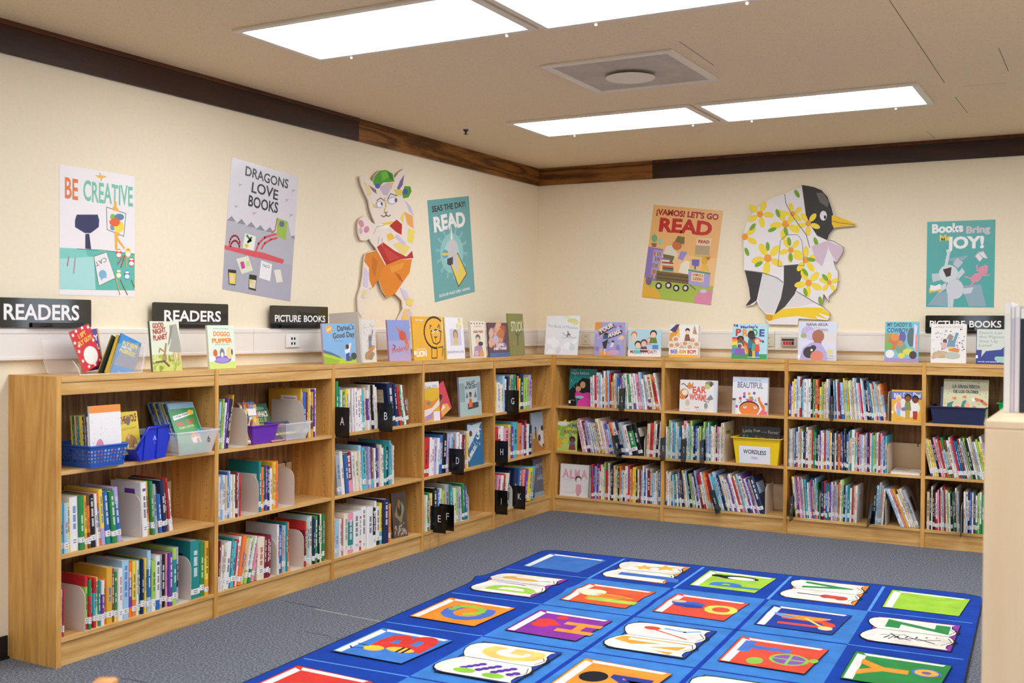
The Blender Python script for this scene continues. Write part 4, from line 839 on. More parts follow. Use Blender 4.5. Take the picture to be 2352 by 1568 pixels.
for a in (('u', 2, 770, 'A'), ('u', 2, 870, 'B'), ('u', 1, 1036, 'D'), ('u', 0, 994, 'E'), ('u', 0, 1013, 'F'), ('u', 2, 1164, 'G'), ('u', 1, 1138.5, 'H'), ('u', 0, 1137.5, 'I'), ('u', 0, 1179, 'K')): divider(*a)
divider('r', 2, 1434, 'L'); divider('r', 1, 1428, 'M', -15); divider('r', 1, 1528, 'N'); divider('r', 1, 1575, 'O'); divider('r', 1, 1618, 'P'); divider('r', 0, 1654, 'R', -18)
divider('r', 2, 1914, 'S'); divider('r', 0, 1822, 'T'); divider('r', 0, 2000, 'U', 7, .14, .16, .0); divider('r', 0, 2210, '')
# ------------------------------------------------------------------ picture books shown cover out
def cover_book(run, xl, xr, yt, yb, zb, depth, th, label, col, art=None, spine=None, tilt=5, yaw=0, group=None, pages=True, gap=0.0):
    """xl,xr,yt,yb: photo columns and rows of the front cover; it stands `depth` behind the front plane on height zb"""
    s0 = along(run, xl, yb, depth); s1 = along(run, xr, yb, depth); ht = zat(run, (xl + xr) / 2, yt, depth) - zb; W = s1 - s0
    if yaw: W /= math.cos(math.radians(yaw))
    ht /= math.cos(math.radians(tilt))
    t = thing('picture_book', label, 'book', FR[run] @ T(s0, depth, zb + .0004) @ RZ(math.radians(yaw)) @ RX(math.radians(-tilt)), group)
    b = .0022; c = hx(col) if len(col) > 1 else PALC[col]; sp = (hx(spine) if len(spine) > 1 else PALC[spine]) if spine else c
    m = MB(); m.box((0, 0, 0), (W, b, ht), c); m.box((0, th - b, 0), (W, th, ht), c); m.box((0, b, 0), (b, th - b, ht), sp); m.build('cover', M['print'], t, bevel=.0007)
    if pages: m = MB(); m.box((b, b + .0003, .003), (W - .004, th - b - .0003, ht - .003), hx('e8e2d6')); m.build('page_block', M['matte'], t)
    if art:
        A = Art(lambda a, q: (a * W, q * ht), lambda p, q, h: (p, -h, q), .00004); A.asp = W / ht; art(A); A.build('cover_art', M['print'], t)
    return t
def dots(A, n, cs, x0, x1, y0, y1, r, seed):
    g = random.Random(seed)
    for _ in range(n):
        x, y = g.uniform(x0, x1), g.uniform(y0, y1); A.ell(x, y, r * g.uniform(.6, 1.4), r * A.asp * g.uniform(.4, 1.2), g.choice(cs), rot=g.uniform(0, 90), n=7)
def lab(A, y=.16): A.rect(-.0, y, .06, y + .09, 'f1eeea')
def kid(A, x, y, s, skin, hair, top, legs=None):
    k = A.asp
    if legs: A.poly([(x - .06 * s, y - .30 * s * k), (x + .06 * s, y - .30 * s * k), (x + .07 * s, y), (x - .07 * s, y)], legs)
    A.poly([(x - .10 * s, y - .05 * s * k), (x + .10 * s, y - .05 * s * k), (x + .07 * s, y + .20 * s * k), (x - .07 * s, y + .20 * s * k)], top)
    A.ell(x, y + .32 * s * k, .10 * s, .12 * s * k, hair); A.ell(x, y + .28 * s * k, .08 * s, .09 * s * k, skin)
TOPS = 'picture books displayed on top of the bookcases'
def a_planet(A):
    A.rect(0, 0, 1, .33, 'c9cf6a'); dots(A, 40, ['a9b84a', 'd9d98a', '8f9a3c'], .05, .95, .02, .3, .05, 1)
    A.text('GOOD', (.08, .86), (.46, .88), .1, 'b3362c', 1, .05); A.text('NIGHT,', (.08, .74), (.56, .78), .1, 'b3362c', 1, .05); A.text('PLANET', (.08, .61), (.56, .65), .1, 'b3362c', 1, .05)
    A.poly([(.66, .92), (.9, .95), (.98, .6), (1, .36), (.58, .4), (.7, .62)], 'a6a294'); A.poly([(.7, .9), (.78, .92), (.62, .56), (.56, .5)], '8f8b7c'); A.poly([(.72, .38), (.8, .38), (.82, .16), (.74, .16)], 'd9b48a'); A.poly([(.88, .38), (.97, .38), (1, .18), (.92, .18)], 'd9b48a')
    A.ell(.42, .27, .07, .09, 'b08a5a'); A.line([(.42, .3), (.5, .55)], .05, 'a8885a'); A.line([(.4, .4), (.28, .46), (.24, .38)], .03, 'a8885a'); A.line([(.1, .18), (.4, .2), (.55, .1)], .05, '6f5f3a')
def a_doggo(A):
    A.rect(0, 0, 1, .16, 'cfe07a'); A.text('DOGGO', (.2, .76), (.84, .74), .1, 'ee8a2c', 2, .03, out='8a4a18'); A.text('PUPPER', (.14, .59), (.9, .6), .1, 'ee8a2c', 2, .03, out='8a4a18'); A.text('SEARCH FOR COZY', (.24, .545), (.82, .545), .028, '7a7a70')
    A.text('Katherine Applegate', (.2, .91), (.8, .91), .03, '8a9a90')
    A.ell(.5, .21, .34, .09, '8568bd'); A.ell(.5, .2, .26, .06, 'a78cd6'); A.ell(.24, .36, .08, .09, 'd8692c'); A.ell(.5, .36, .09, .11, '7a7884'); A.ell(.78, .36, .12, .14, 'ecd08a'); A.ell(.5, .32, .05, .06, 'efeaea'); A.ell(.88, .38, .03, .07, '4a4038'); A.rect(0, .19, .24, .29, 'f4f1ee')
def a_daniel(A):
    A.poly([(0, .28), (.35, .2), (.7, .09), (1, .08), (1, 0), (0, 0)], 'b7cc3c'); A.poly([(0, .2), (.5, .08), (.4, 0), (0, 0)], '9ab835'); A.poly([(0, .36), (.1, .32), (.2, .3), (.45, .2), (.55, .12), (.3, .2), (0, .28)], '5d7487')
    A.text("DanieL's", (.45, .82), (.98, .86), .13, '4a4436', 1, .05); A.text('Good Day', (.3, .63), (.98, .67), .13, '4a4436', 1, .05); A.text('Micha Archer', (.34, .56), (.62, .55), .03, '5a6a78')
    A.ell(.2, .86, .1, .11, 'e9a94a', rot=20); A.line([(.13, .84), (.27, .9)], .02, 'f3dca0'); A.line([(.13, .8), (.25, .86)], .02, 'f3dca0'); A.poly([(.67, .06), (.78, .06), (.78, .3), (.68, .3)], '4a4f9a'); A.poly([(.66, .24), (.8, .28), (.86, .5), (.82, .52), (.74, .36), (.64, .34)], 'ece8e4'); A.ell(.73, .42, .055, .06, '5a3524')
    A.ell(.92, .18, .09, .09, '474c42'); A.ell(.82, .12, .06, .06, '6a6f5a')
def a_case(A):
    dots(A, 46, ['4a4038', '6a6058', '8a7f70'], .06, .95, .34, .92, .016, 3); A.poly([(.1, .1), (.6, .05), (.85, .2), (.5, .3), (.15, .22)], '9a9868'); A.poly([(.1, .12), (.2, .06), (.85, .33), (.75, .4)], 'd98a5a'); A.poly([(.35, .3), (.8, .3), (.92, .38), (.5, .42)], 'e0913c')
    A.ell(.55, .55, .1, .09, '8a7a70'); A.poly([(.42, .34), (.66, .34), (.64, .5), (.46, .5)], '7f8fa8'); A.line([(.62, .5), (.78, .75)], .06, '7f8fa8')
def a_bird(A):
    A.rect(0, .5, 1, 1, '8d9ccc'); A.rect(0, 0, 1, .2, 'b9a4c2'); A.poly([(.38, .86), (.5, .78), (.62, .76), (.8, .7), (.9, .5), (.92, .34), (.84, .22), (.8, .4), (.7, .5), (.52, .52), (.5, .66)], 'd8705c'); A.ell(.66, .62, .16, .12, 'c95848'); A.line([(.86, .4), (.78, .2)], .04, 'd8907a')
    A.text('Firebird', (.14, .2), (.8, .27), .12, 'd8604a', 1, .04); A.line([(.2, .4), (.3, .36), (.22, .28)], .03, '4a3f6a')
def a_lion(A):
    A.text('Ed Vere', (.12, .9), (.36, .9), .04, 'f7efd8', 1); A.text('LION', (.08, .09), (.42, .09), .13, 'f9f3e4', 2); A.text('HOW TO BE A', (.1, .24), (.42, .24), .03, 'f7efd8', 1)
    P = [(.74 + .36 * math.cos(t), .63 + .36 * math.sin(t)) for t in [math.radians(q) for q in range(50, 290, 15)]]; A.line(P, .04, '4a3422')
    A.line([(.6, .62), (.66, .4), (.78, .36), (.9, .42), (.96, .66), (.78, .7), (.6, .66)], .025, '4a3422'); A.line([(.58, .72), (.6, .8), (.64, .78)], .02, '4a3422'); A.line([(.84, .74), (.9, .82), (.92, .72)], .02, '4a3422')
    for x in (.69, .84): A.ell(x, .66, .035, .035, 'f7f1ea'); A.ell(x, .66, .015, .016, '2a2420')
    A.poly([(.68, .53), (.84, .55), (.76, .5)], '4a3a34'); A.line([(.76, .5), (.76, .43)], .015, '4a3422'); A.line([(.6, .3), (.58, .04)], .02, '4a3422'); A.line([(.78, .3), (.76, .04)], .02, '4a3422'); A.line([(.58, .04), (.74, .04)], .02, '4a3422'); A.line([(.82, .28), (.98, .3), (.94, .08)], .02, '4a3422'); lab(A, .13)
def a_patch(A):
    A.rect(0, .05, .0, .1, 'w'); A.rect(.25, .32, .85, .72, 'cfc6dc'); A.ell(.55, .58, .13, .13, '8a7a4a'); A.ell(.55, .56, .09, .1, 'cfa27a'); A.ell(.55, .42, .12, .1, 'd8c27a'); A.text('patchwork', (.06, .14), (.94, .14), .07, 'a8a0b4', 1); dots(A, 10, ['e9dfa8', 'e4d48a'], .6, .95, .75, .95, .06, 4); A.rect(0, 0, .03, 1, 'e8c92c')
def a_nai(A):
    A.text('A Gift for', (.3, .83), (.8, .84), .04, 'c0402f'); A.text('NAI NAI', (.24, .67), (.86, .68), .07, 'b8322a', 2); A.ell(.5, .54, .16, .1, '5f6f62'); A.ell(.48, .45, .15, .12, 'e6c3a4'); A.poly([(.15, .03), (.8, .03), (.75, .3), (.55, .36), (.25, .3)], 'b58fa2'); A.ell(.66, .38, .16, .06, '3d3a42'); A.poly([(.55, .05), (.85, .05), (.78, .22), (.62, .22)], 'e0a24a'); A.ell(.35, .12, .14, .08, 'd9b0b8')
    for k in range(5): A.ell(.14 + .18 * k, .93, .03, .025, '5a5048')
    A.rect(.02, 0, .05, .97, '6f7a4a')
def a_love(A):
    A.rect(0, .45, 1, 1, '5e4450'); A.rect(0, 0, 1, .12, '4f6ea6'); dots(A, 26, ['b5533c', 'd39a7c', '7a3f4a', 'e0b090', 'a88a98'], .05, .95, .3, .95, .12, 6); A.ell(.62, .68, .18, .14, 'c5784a'); A.ell(.35, .5, .15, .12, 'c9b9c4'); A.text('I LOVE', (.34, .3), (.72, .31), .08, 'f3eef0', 2); A.text('EVERYTHING', (.22, .2), (.84, .21), .07, 'f3eef0', 2)
def a_stuck(A):
    A.text('STUCK', (.18, .58), (.95, .6), .22, 'ddd9b8', 1, .04); A.line([(.56, .24), (.56, .56)], .05, '5a4a2c'); A.line([(.56, .46), (.36, .56)], .03, '5a4a2c'); A.line([(.56, .46), (.8, .58)], .03, '5a4a2c'); A.line([(.56, .4), (.7, .5)], .02, '5a4a2c'); A.ell(.28, .3, .03, .05, 'c98a4a')
cover_book('u', 352, 418.5, 738, 851, H, .05, .016, 'tall book with pale landscape cover and grey cloth spine on the bookcase top', 'dfe0c4', a_planet, '5f6a6a', 6, group=TOPS)
cover_book('u', 482, 542, 747, 846, H, .05, .014, 'pale green book with orange bubble lettering and a purple cushion', 'dfe9d2', a_doggo, None, 5, group=TOPS)
cover_book('u', 745, 819.5, 743, 836, H, .03, .012, 'sky blue book with a green hill and a waving child on its cover', '86b4d8', a_daniel, 'd8838a', 5, group=TOPS)
t = cover_book('u', 836, 881, 734, 835, H, .015, .012, 'white speckled book with an open suitcase cover, standing half open', 'e9e2d6', a_case, 'w', 4, 14, group=TOPS)
m = MB(); m.box((-.012, .012, 0), (-.009, .20, .305), hx('c6bcae')); m.box((-.009, .012, .004), (-.003, .19, .30), hx('e4dccb')); m.build('back_cover', M['print'], t)
cover_book('u', 895, 945, 735, 832, H, .02, .012, 'lilac book with a red dancing bird cover', 'a8a5cc', a_bird, 'b06a80', 5, group=TOPS)
cover_book('u', 952, 1020, 727, 828, H, .012, .010, 'large amber book with a line-drawn lion', 'ecaf36', a_lion, None, 5, group=TOPS)
cover_book('u', 1026, 1069, 729, 825, H, .025, .014, 'pale white and lilac book with a yellow spine edge beside the amber lion book', 'ece7e6', a_patch, 'e8c92c', 5, group=TOPS)
cover_book('u', 1083, 1118, 737, 823, H, .03, .012, 'cream book with a grandmother figure in a grey cap', 'eadfc8', a_nai, None, 5, group=TOPS)
cover_book('u', 1125, 1171, 741, 820, H, .04, .012, 'brown and blue patterned book beside the olive tree book', '6a4a58', a_love, None, 5, group=TOPS)
cover_book('u', 1172, 1207, 720, 817, H, .09, .012, 'tall olive book with a bare tree cover near the corner', '8a8748', a_stuck, None, 5, group=TOPS)
def a_foil(A):
    A.text('The Book of Mistakes', (.04, .71), (.98, .66), .07, 'a9adb4', 0, .02); A.ell(.8, .88, .16, .06, 'e2dc8a'); A.ell(.9, .82, .1, .05, 'e6e09a'); A.ell(.62, .96, .1, .03, 'e9e6a8'); A.line([(.68, .6), (.7, .52), (.66, .46)], .03, '5a5454'); A.poly([(.62, .52), (.78, .5), (.74, .55)], '6a6464'); A.line([(.52, .57), (.6, .5), (.78, .48)], .015, '9a7f80'); A.text('CORINNA', (.5, .42), (.96, .42), .05, 'a8a8b0', 0, .05); dots(A, 12, ['f7f7fa', 'dcdfe4'], .05, .95, .05, .4, .1, 8)
def a_dance(A):
    A.rect(0, .74, .22, 1, 'e59a4c'); A.rect(.18, 0, .55, .14, 'e5a45c'); A.ell(.65, .1, .2, .07, 'd8a4c0'); dots(A, 16, ['8a86bc', 'c3bde0', 'e8b07a'], .05, .95, .1, .9, .06, 9)
    A.poly([(.14, .7), (.62, .95), (.66, .86), (.16, .6)], '4a4050'); A.poly([(.42, .62), (.9, .78), (.92, .66), (.46, .5)], '4a4050'); A.text('YOUR', (.18, .66), (.62, .88), .13, 'f0e6d2', 2); A.text('MAMA', (.46, .54), (.88, .68), .11, 'f0e6d2', 2)
    A.ell(.38, .62, .08, .07, '3a2c30'); A.poly([(.28, .5), (.44, .5), (.46, .62), (.3, .62)], '3f5f86'); A.poly([(.26, .4), (.46, .5), (.4, .2), (.32, .2)], '35393c'); A.line([(.36, .2), (.36, .05)], .04, 'e8dcd0'); A.ell(.62, .42, .05, .04, '4a3030'); A.poly([(.52, .26), (.62, .26), (.66, .4), (.58, .4)], 'e6e2ea'); A.ell(.9, .54, .08, .07, 'eccb9a'); A.poly([(.8, .86), (.9, .84), (.84, .92)], 'c3404a')
def a_matzah(A):
    A.rect(0, .26, 1, 1, 'b4d6e0'); A.rect(0, 0, 1, .26, 'ece8e2'); A.text('MATZAH DAY!', (.06, .12), (.88, .12), .12, 'a8423a', 1, .03)
    for x, y, r, h, s, c in ((.17, .78, .09, 'c8754a', 'efcfae', 'd9d0c0'), (.3, .42, .1, '3a2f2c', 'eccfb0', '7ac0c8'), (.48, .48, .1, '6a3a44', 'e6bfa0', '7a3a4a'), (.64, .62, .06, 'e0905a', 'efc8aa', 'e0a0a8'), (.76, .82, .1, '35302e', 'eec6a4', '66823c')): A.poly([(x - r * 1.2, y - r * 3.2), (x + r * 1.3, y - r * 3.2), (x + r * .8, y - r), (x - r * .8, y - r)], c); A.ell(x, y + r * .35, r * 1.05, r * 1.35, h); A.ell(x, y - r * .1, r * .8, r * 1.1, s)
    A.rect(.74, .28, .92, .44, '4f8fc4'); A.rect(0, .24, 1, .27, 'e7d8c4')
def a_bee(A):
    A.poly([(0, .7), (.3, .98), (.36, .7), (.2, .45), (0, .5)], 'e59a3c'); A.poly([(0, .82), (.22, 1), (.34, 1), (.2, .75)], '4a446a'); A.poly([(.2, .62), (.34, .86), (.36, .6)], 'f0c46a'); A.poly([(.8, .72), (.86, .98), (.96, .7)], 'c08a5a')
    A.rect(0, .28, 1, .45, 'cfa98e'); 
    for x, y in ((.22, .55), (.28, .38), (.8, .52), (.08, .36), (.55, .42), (.72, .32), (.95, .4)): A.ell(x, y, .13, .1, 'e7dcc8'); A.ell(x, y, .08, .06, 'd99a70')
    A.ell(.62, .82, .08, .07, '2f2a2a'); A.ell(.62, .76, .07, .07, 'f0cfa0'); A.poly([(.52, .5), (.74, .5), (.68, .7), (.56, .7)], '8a5a4a'); A.rect(0, 0, 1, .085, 'efb23c'); A.rect(0, .085, 1, .26, 'f0ece6'); A.text('BEE', (.05, .12), (.3, .12), .11, '7d6ab4', 2); A.text('-BIM', (.31, .12), (.6, .12), .11, 'e2a23c', 2); A.text('BOP!', (.64, .12), (.95, .12), .11, 'c9563c', 2)
def a_rainbow(A):
    A.rect(0, .15, 1, 1, 'aed6d8'); A.poly([(0, .62), (.25, .62), (.5, .4), (.6, .12), (0, .12)], 'd8483c'); A.poly([(0, .56), (.2, .56), (.42, .36), (.52, .12), (0, .12)], 'e98f3a'); A.poly([(0, .48), (.2, .5), (.36, .32), (.44, .12), (0, .12)], 'efd94a'); A.poly([(0, .38), (.14, .4), (.26, .28), (.3, .12), (0, .12)], '5fae5a'); A.poly([(0, .3), (.1, .3), (.2, .12), (0, .12)], '5a86c4'); A.rect(0, 0, 1, .14, '3f9a56')
    A.text("Marley's", (.23, .875), (.72, .89), .075, '5d4f96', 2, .04)
    for ch, x, c in (('P', .09, 'c4343a'), ('R', .28, 'e28a3a'), ('I', .47, 'ecc53c'), ('D', .57, '3f9a50'), ('E', .76, '4a4a9c')): A.text(ch, (x, .66), (x + (.15 if ch != 'I' else .07), .66), .19, c, 2, .02)
    A.ell(.24, .58, .1, .08, '2f2624'); A.ell(.24, .55, .06, .06, '7a4a34'); A.poly([(.14, .36), (.36, .36), (.32, .5), (.16, .5)], '2f6a4a'); A.ell(.22, .38, .09, .08, 'c9c4cc'); A.ell(.22, .36, .06, .06, '7a4a34'); A.poly([(.06, .12), (.4, .12), (.36, .3), (.12, .3)], '8a5ab0'); kid(A, .54, .36, 1.0, '4a3028', '2a2220', '2f7a8a', '4a4640'); kid(A, .64, .28, .8, '8a5a3a', '3a2a24', '4aa890', 'e0b83c'); kid(A, .72, .26, .8, 'efc8a4', 'c98a7a', 'd8573c', '5a6ab4'); A.ell(.06, .96, .03, .04, 'd8483c'); A.ell(.13, .95, .03, .04, '3f4a9c'); A.ell(.82, .52, .03, .04, 'd8483c'); A.ell(.88, .5, .03, .04, '3f4a9c'); A.ell(.86, .92, .03, .03, 'e9c96a'); A.rect(.46, .045, .8, .06, 'e9f0e8')
def a_nana(A):
    A.rect(0, .5, 1, 1, 'cfd2da'); A.rect(.6, .45, 1, .7, 'dccfc8'); A.ell(.25, .72, .18, .16, 'b9a9d0'); A.ell(.36, .64, .16, .14, 'c6b8da'); A.ell(.14, .63, .08, .07, 'a8a46a'); A.ell(.52, .62, .16, .17, 'a8684c'); A.poly([(.42, .5), (.6, .5), (.62, .4), (.4, .4)], 'a8684c'); A.poly([(.05, 0), (.12, .3), (.34, .46), (.6, .44), (.76, .2), (.78, 0)], 'b3a4cc'); A.ell(.3, .2, .16, .15, '3f3638'); A.ell(.4, .32, .08, .07, '3f3638'); A.ell(.5, .1, .17, .15, 'd8806a'); A.ell(.36, .26, .03, .03, 'f3eef0')
    A.text('NANA AKUA', (.2, .885), (.76, .885), .075, '6a4540', 1); A.text('GOES TO', (.4, .82), (.56, .82), .03, '8a7a78'); A.text('SCHOOL', (.52, .755), (.78, .755), .055, '6a5f68', 1); A.rect(.76, .16, .92, .28, 'd9cf8a'); A.text('APRIL', (.8, .1), (.95, .1), .025, '5a4a4a'); A.text('HARRISON', (.76, .04), (.96, .04), .025, '5a4a4a'); lab(A, .05)
def a_cowboy(A):
    A.rect(0, .3, 1, 1, '6fb7c4'); A.rect(0, 0, 1, .1, 'a48abf'); A.poly([(0, .3), (0, .72), (.3, .7), (.3, .3)], '9a9a5a'); A.text('MY DADDY IS', (.06, .88), (.78, .88), .1, '2f4f66', 1); A.text('COWBOY', (.06, .74), (.68, .73), .11, '2f4f66', 1)
    A.ell(.3, .5, .18, .2, 'c9703c'); A.ell(.3, .62, .13, .1, 'e08a3c'); A.ell(.52, .62, .1, .14, '6a5a9a'); A.ell(.78, .62, .12, .24, '5a6a68'); A.ell(.48, .36, .16, .16, '7a9a7a'); A.ell(.46, .46, .09, .08, 'c98a5a'); A.ell(.7, .26, .16, .08, 'd4cf3c'); A.ell(.5, .16, .1, .07, 'dcd23c'); A.ell(.16, .2, .13, .1, 'e6e4dc'); A.ell(.84, .18, .11, .1, '4a3038'); A.ell(.12, .4, .12, .08, '6fae5a'); A.poly([(.86, .95), (.95, .9), (.9, .3), (.84, .4)], 'd7cfe8'); A.poly([(.9, .7), (.98, .65), (.96, .25), (.9, .3)], 'e0907a')
def a_malet(A):
    A.text('LA MALETA DE TESOROS', (.1, .9), (.9, .9), .055, 'b9b2ac', 1); dots(A, 54, ['5a4a44', '7a8a9a', 'a86a5a', '8a8a5a', '6a6a6a'], .04, .96, .3, .88, .02, 11); A.ell(.3, .22, .26, .09, 'b5b07c'); A.ell(.62, .2, .22, .09, 'b9bda8'); A.line([(.06, .14), (.4, .26)], .09, 'd6a28a'); A.poly([(.5, .32), (.8, .28), (.82, .36), (.55, .42)], 'd8843c'); A.ell(.56, .42, .09, .06, 'e6c04a'); A.poly([(.46, .42), (.7, .42), (.68, .58), (.5, .6)], '6f92a8'); A.line([(.66, .54), (.74, .76)], .08, '6f92a8'); A.ell(.55, .66, .08, .075, '9a8478'); A.ell(.4, .56, .06, .06, '6a4438'); A.ell(.38, .44, .07, .09, 'd9a8a8')
def a_blue(A):
    A.poly([(.02, .4), (.18, .4), (.16, .2), (.3, .37), (.75, .42), (.98, .62), (.98, .94), (.9, 1), (.02, 1)], 'cfd3c4'); A.text("Don't Let", (.08, .86), (.78, .86), .075, '8d9384', 0); A.text('the Pigeon', (.08, .745), (.86, .745), .075, '8d9384', 0); A.text('Stay Up', (.08, .62), (.66, .62), .075, '8d9384', 0); A.text('Late!', (.08, .5), (.48, .5), .075, '8d9384', 0); A.ell(.86, .16, .3, .12, '9fc7b4', a0=150, a1=390); A.text('words and pictures', (.06, .05), (.7, .05), .035, 'e6e8ee', 1); lab(A, .16)
cover_book('r', 1250, 1323, 725, 815, H, .02, .014, 'white foil-wrapped book standing at the corner of the bookcases', 'eceef0', a_foil, None, 9, 3, group=TOPS)
cover_book('r', 1364, 1433, 740, 820, H, .035, .05, 'purple book with dancing figures and ribbon lettering', 'a7a2d4', a_dance, None, 5, group=TOPS)
cover_book('r', 1442, 1517, 757, 821, H, .03, .012, 'small wide book with a family on a pale blue cover', 'b4d6e0', a_matzah, 'b03a3a', 5, group=TOPS)
cover_book('r', 1536, 1602, 745, 823, H, .03, .05, 'white and orange book with bowls of food on its cover', 'ece6dc', a_bee, None, 5, group=TOPS)
cover_book('r', 1680, 1761, 744, 826, H, .03, .02, 'square book with rainbow coloured letters and a family', 'aed6d8', a_rainbow, None, 5, group=TOPS)
cover_book('r', 1832, 1920, 738, 829, H, .03, .016, 'grey lilac book with two figures in profile', 'd5d2da', a_nana, None, 5, group=TOPS)
cover_book('r', 2031, 2109, 739, 832, H, .025, .014, 'turquoise book crowded with colourful costumed figures', '7ab8c2', a_cowboy, None, 5, group=TOPS)
cover_book('r', 2137, 2218, 744, 836, H, .025, .03, 'cream speckled book with a suitcase, half hiding the sign', 'e9e2d8', a_malet, None, 5, group=TOPS)
cover_book('r', 2241, 2318, 756, 837, H, .025, .014, 'dark blue book with a pale speech bubble, cut by the black and white books', '2c3d86', a_blue, None, 5, group=TOPS)
# --- on the shelves
def a_curry(A):
    A.rect(0, .84, 1, 1, 'e6e2dc'); A.ell(.4, .66, .5, .2, 'e2b52c'); A.poly([(0, .2), (0, .58), (.6, .5), (.9, .58), (1, .45), (.55, .2)], 'e38a3a'); A.poly([(0, .3), (.5, .34), (1, .56), (1, .4), (.3, .16), (0, .14)], 'f0dccb'); A.poly([(0, .02), (.5, .06), (.55, .22), (.1, .14)], 'b48ac0'); A.text('Feel Silly', (.1, .83), (.9, .86), .07, 'a8a2b8', 1); A.ell(.3, .46, .14, .05, '8a8a5a'); A.rect(.6, 0, 1, .24, 'ece8e6')
def a_pinkg(A):
    A.ell(.35, .5, .2, .16, 'a8683c'); A.ell(.4, .62, .24, .1, '4a2c24'); A.poly([(.2, 0), (.9, 0), (.8, .25), (.5, .36), (.25, .25)], 'e8a85a'); A.poly([(.3, .2), (.6, .2), (.5, .34)], 'efe6d8')
def a_salat(A):
    A.rect(.0, .36, .25, .84, '8fa0a0'); A.rect(.82, .36, 1, .84, '8a9a9c'); A.rect(0, 0, 1, .34, 'a9bfb8'); A.text('SALAT', (.34, .78), (.74, .8), .09, '3d4a54', 2); A.text('IN SECRET', (.27, .68), (.82, .71), .08, '3d4a54', 2); A.poly([(.36, .16), (.86, .2), (.86, .34), (.36, .31)], '4f4750'); A.poly([(.4, .22), (.58, .22), (.55, .44), (.44, .44)], 'dc6a34'); A.ell(.5, .56, .06, .05, '2e2624'); A.ell(.5, .52, .055, .05, '8a5638'); A.poly([(.28, .46), (.34, .62), (.4, .46)], '5f7478'); A.poly([(.66, .46), (.74, .64), (.8, .46)], '5f7478')
def a_up(A):
    A.poly([(0, .4), (0, .98), (.3, .95), (.98, 1), (.5, .7)], 'cfdce2'); A.text('BUBBLES...', (-.0, .12), (.62, .46), .1, 'ece9e6', 2); A.text('UP!', (.7, .58), (.9, .84), .12, 'ece9e6', 2); dots(A, 26, ['e8eef0'], .1, .9, .45, .95, .025, 13); A.ell(.2, .76, .1, .07, '6a4a3a')
def a_dark(A):
    A.rect(.1, .1, .9, .9, '4f4438'); A.poly([(.15, .5), (.5, .85), (.85, .6), (.6, .3)], '8a7a50'); A.ell(.5, .62, .15, .16, '3a302a'); A.poly([(.5, .85), (.6, .8), (.52, .6), (.4, .7)], 'a8663a'); A.poly([(.7, .8), (.85, .65), (.72, .5)], '7f9a72'); dots(A, 30, ['b3a08a', 'c9b8a0'], .1, .9, .05, .3, .05, 14)
def a_ball(A):
    A.rect(0, 0, 1, .34, 'b0753c'); A.rect(0, .34, 1, .5, 'c9a98a'); A.text('GOAL', (.3, .74), (1, .76), .15, '9fb6cc', 1); A.ell(.82, .38, .38, .28, 'd8d4d4'); A.ell(.82, .58, .12, .07, '3a3634'); A.ell(.56, .34, .1, .09, '3a3634'); A.ell(.9, .14, .12, .04, '4a3a30'); A.ell(.9, .36, .03, .1, 'b4b0b2'); kid(A, .3, .46, .6, '4a3020', '2a2020', '5a4030', '3a3030')
def a_here(A):
    A.text('HERE WE', (.18, .74), (.9, .78), .1, 'd0d3d8', 0, .03); A.text('ARE', (.3, .42), (.84, .44), .12, 'd0d3d8', 0, .03); A.ell(.55, .64, .2, .08, '6b7186'); A.rect(0, 0, 1, .12, '8aa0aa'); dots(A, 14, ['9aa4b4'], .1, .9, .1, .9, .012, 15)
def a_night(A):
    A.poly([(0, 0), (0, .4), (.28, .64), (.3, .5), (.22, .3), (.3, 0)], '17181a'); A.ell(.6, .55, .32, .2, '15171a'); A.poly([(.3, .1), (1, .1), (1, .7), (.45, .76)], '15171a'); A.ell(.5, .57, .1, .09, 'c89a70'); A.poly([(.22, .24), (.26, .42), (.5, .34), (.7, .38), (1, .3), (1, .2), (.5, .16)], 'd8389c'); A.ell(.34, .46, .1, .07, 'c89a70'); A.poly([(.28, 0), (.34, .16), (.6, .22), (1, .16), (1, 0)], 'dc3fa8'); A.ell(.4, .24, .16, .04, '9ac0ba'); A.text('Night Before', (.06, .85), (.72, .85), .07, 'a8cfc6', 1); A.text('The', (.1, .94), (.24, .94), .035, 'a8cfc6'); dots(A, 10, ['d8d07a'], .05, .35, .45, .8, .015, 16); A.text('Aya Khalil', (.06, .14), (.22, .14), .03, 'd9cfa0'); A.rect(0, .06, .07, .14, 'f0ede8')
def a_home(A):
    dots(A, 30, ['a8c45a', 'd8cf5a', 'e6c23c', '8fb04a'], .05, .95, .3, .95, .14, 17); A.ell(.35, .92, .3, .07, 'e2e6d0'); A.rect(0, 0, 1, .12, 'b4c860'); A.text('HOME', (.55, .82), (1, .82), .12, '4a6a6a', 1, .04); A.text('IN BETWEEN', (.4, .6), (1.02, .6), .1, '7a4a34', 1, .04); A.poly([(.08, .1), (.28, .1), (.28, .34), (.18, .44), (.08, .34)], 'e0a83c'); A.ell(.8, .4, .14, .11, '3a2a26'); A.ell(.8, .36, .1, .08, '7a4630'); A.poly([(.64, .04), (.96, .04), (.92, .24), (.68, .24)], '8a4038'); A.poly([(.66, .22), (.94, .22), (.9, .3), (.7, .3)], '5a6a9a')
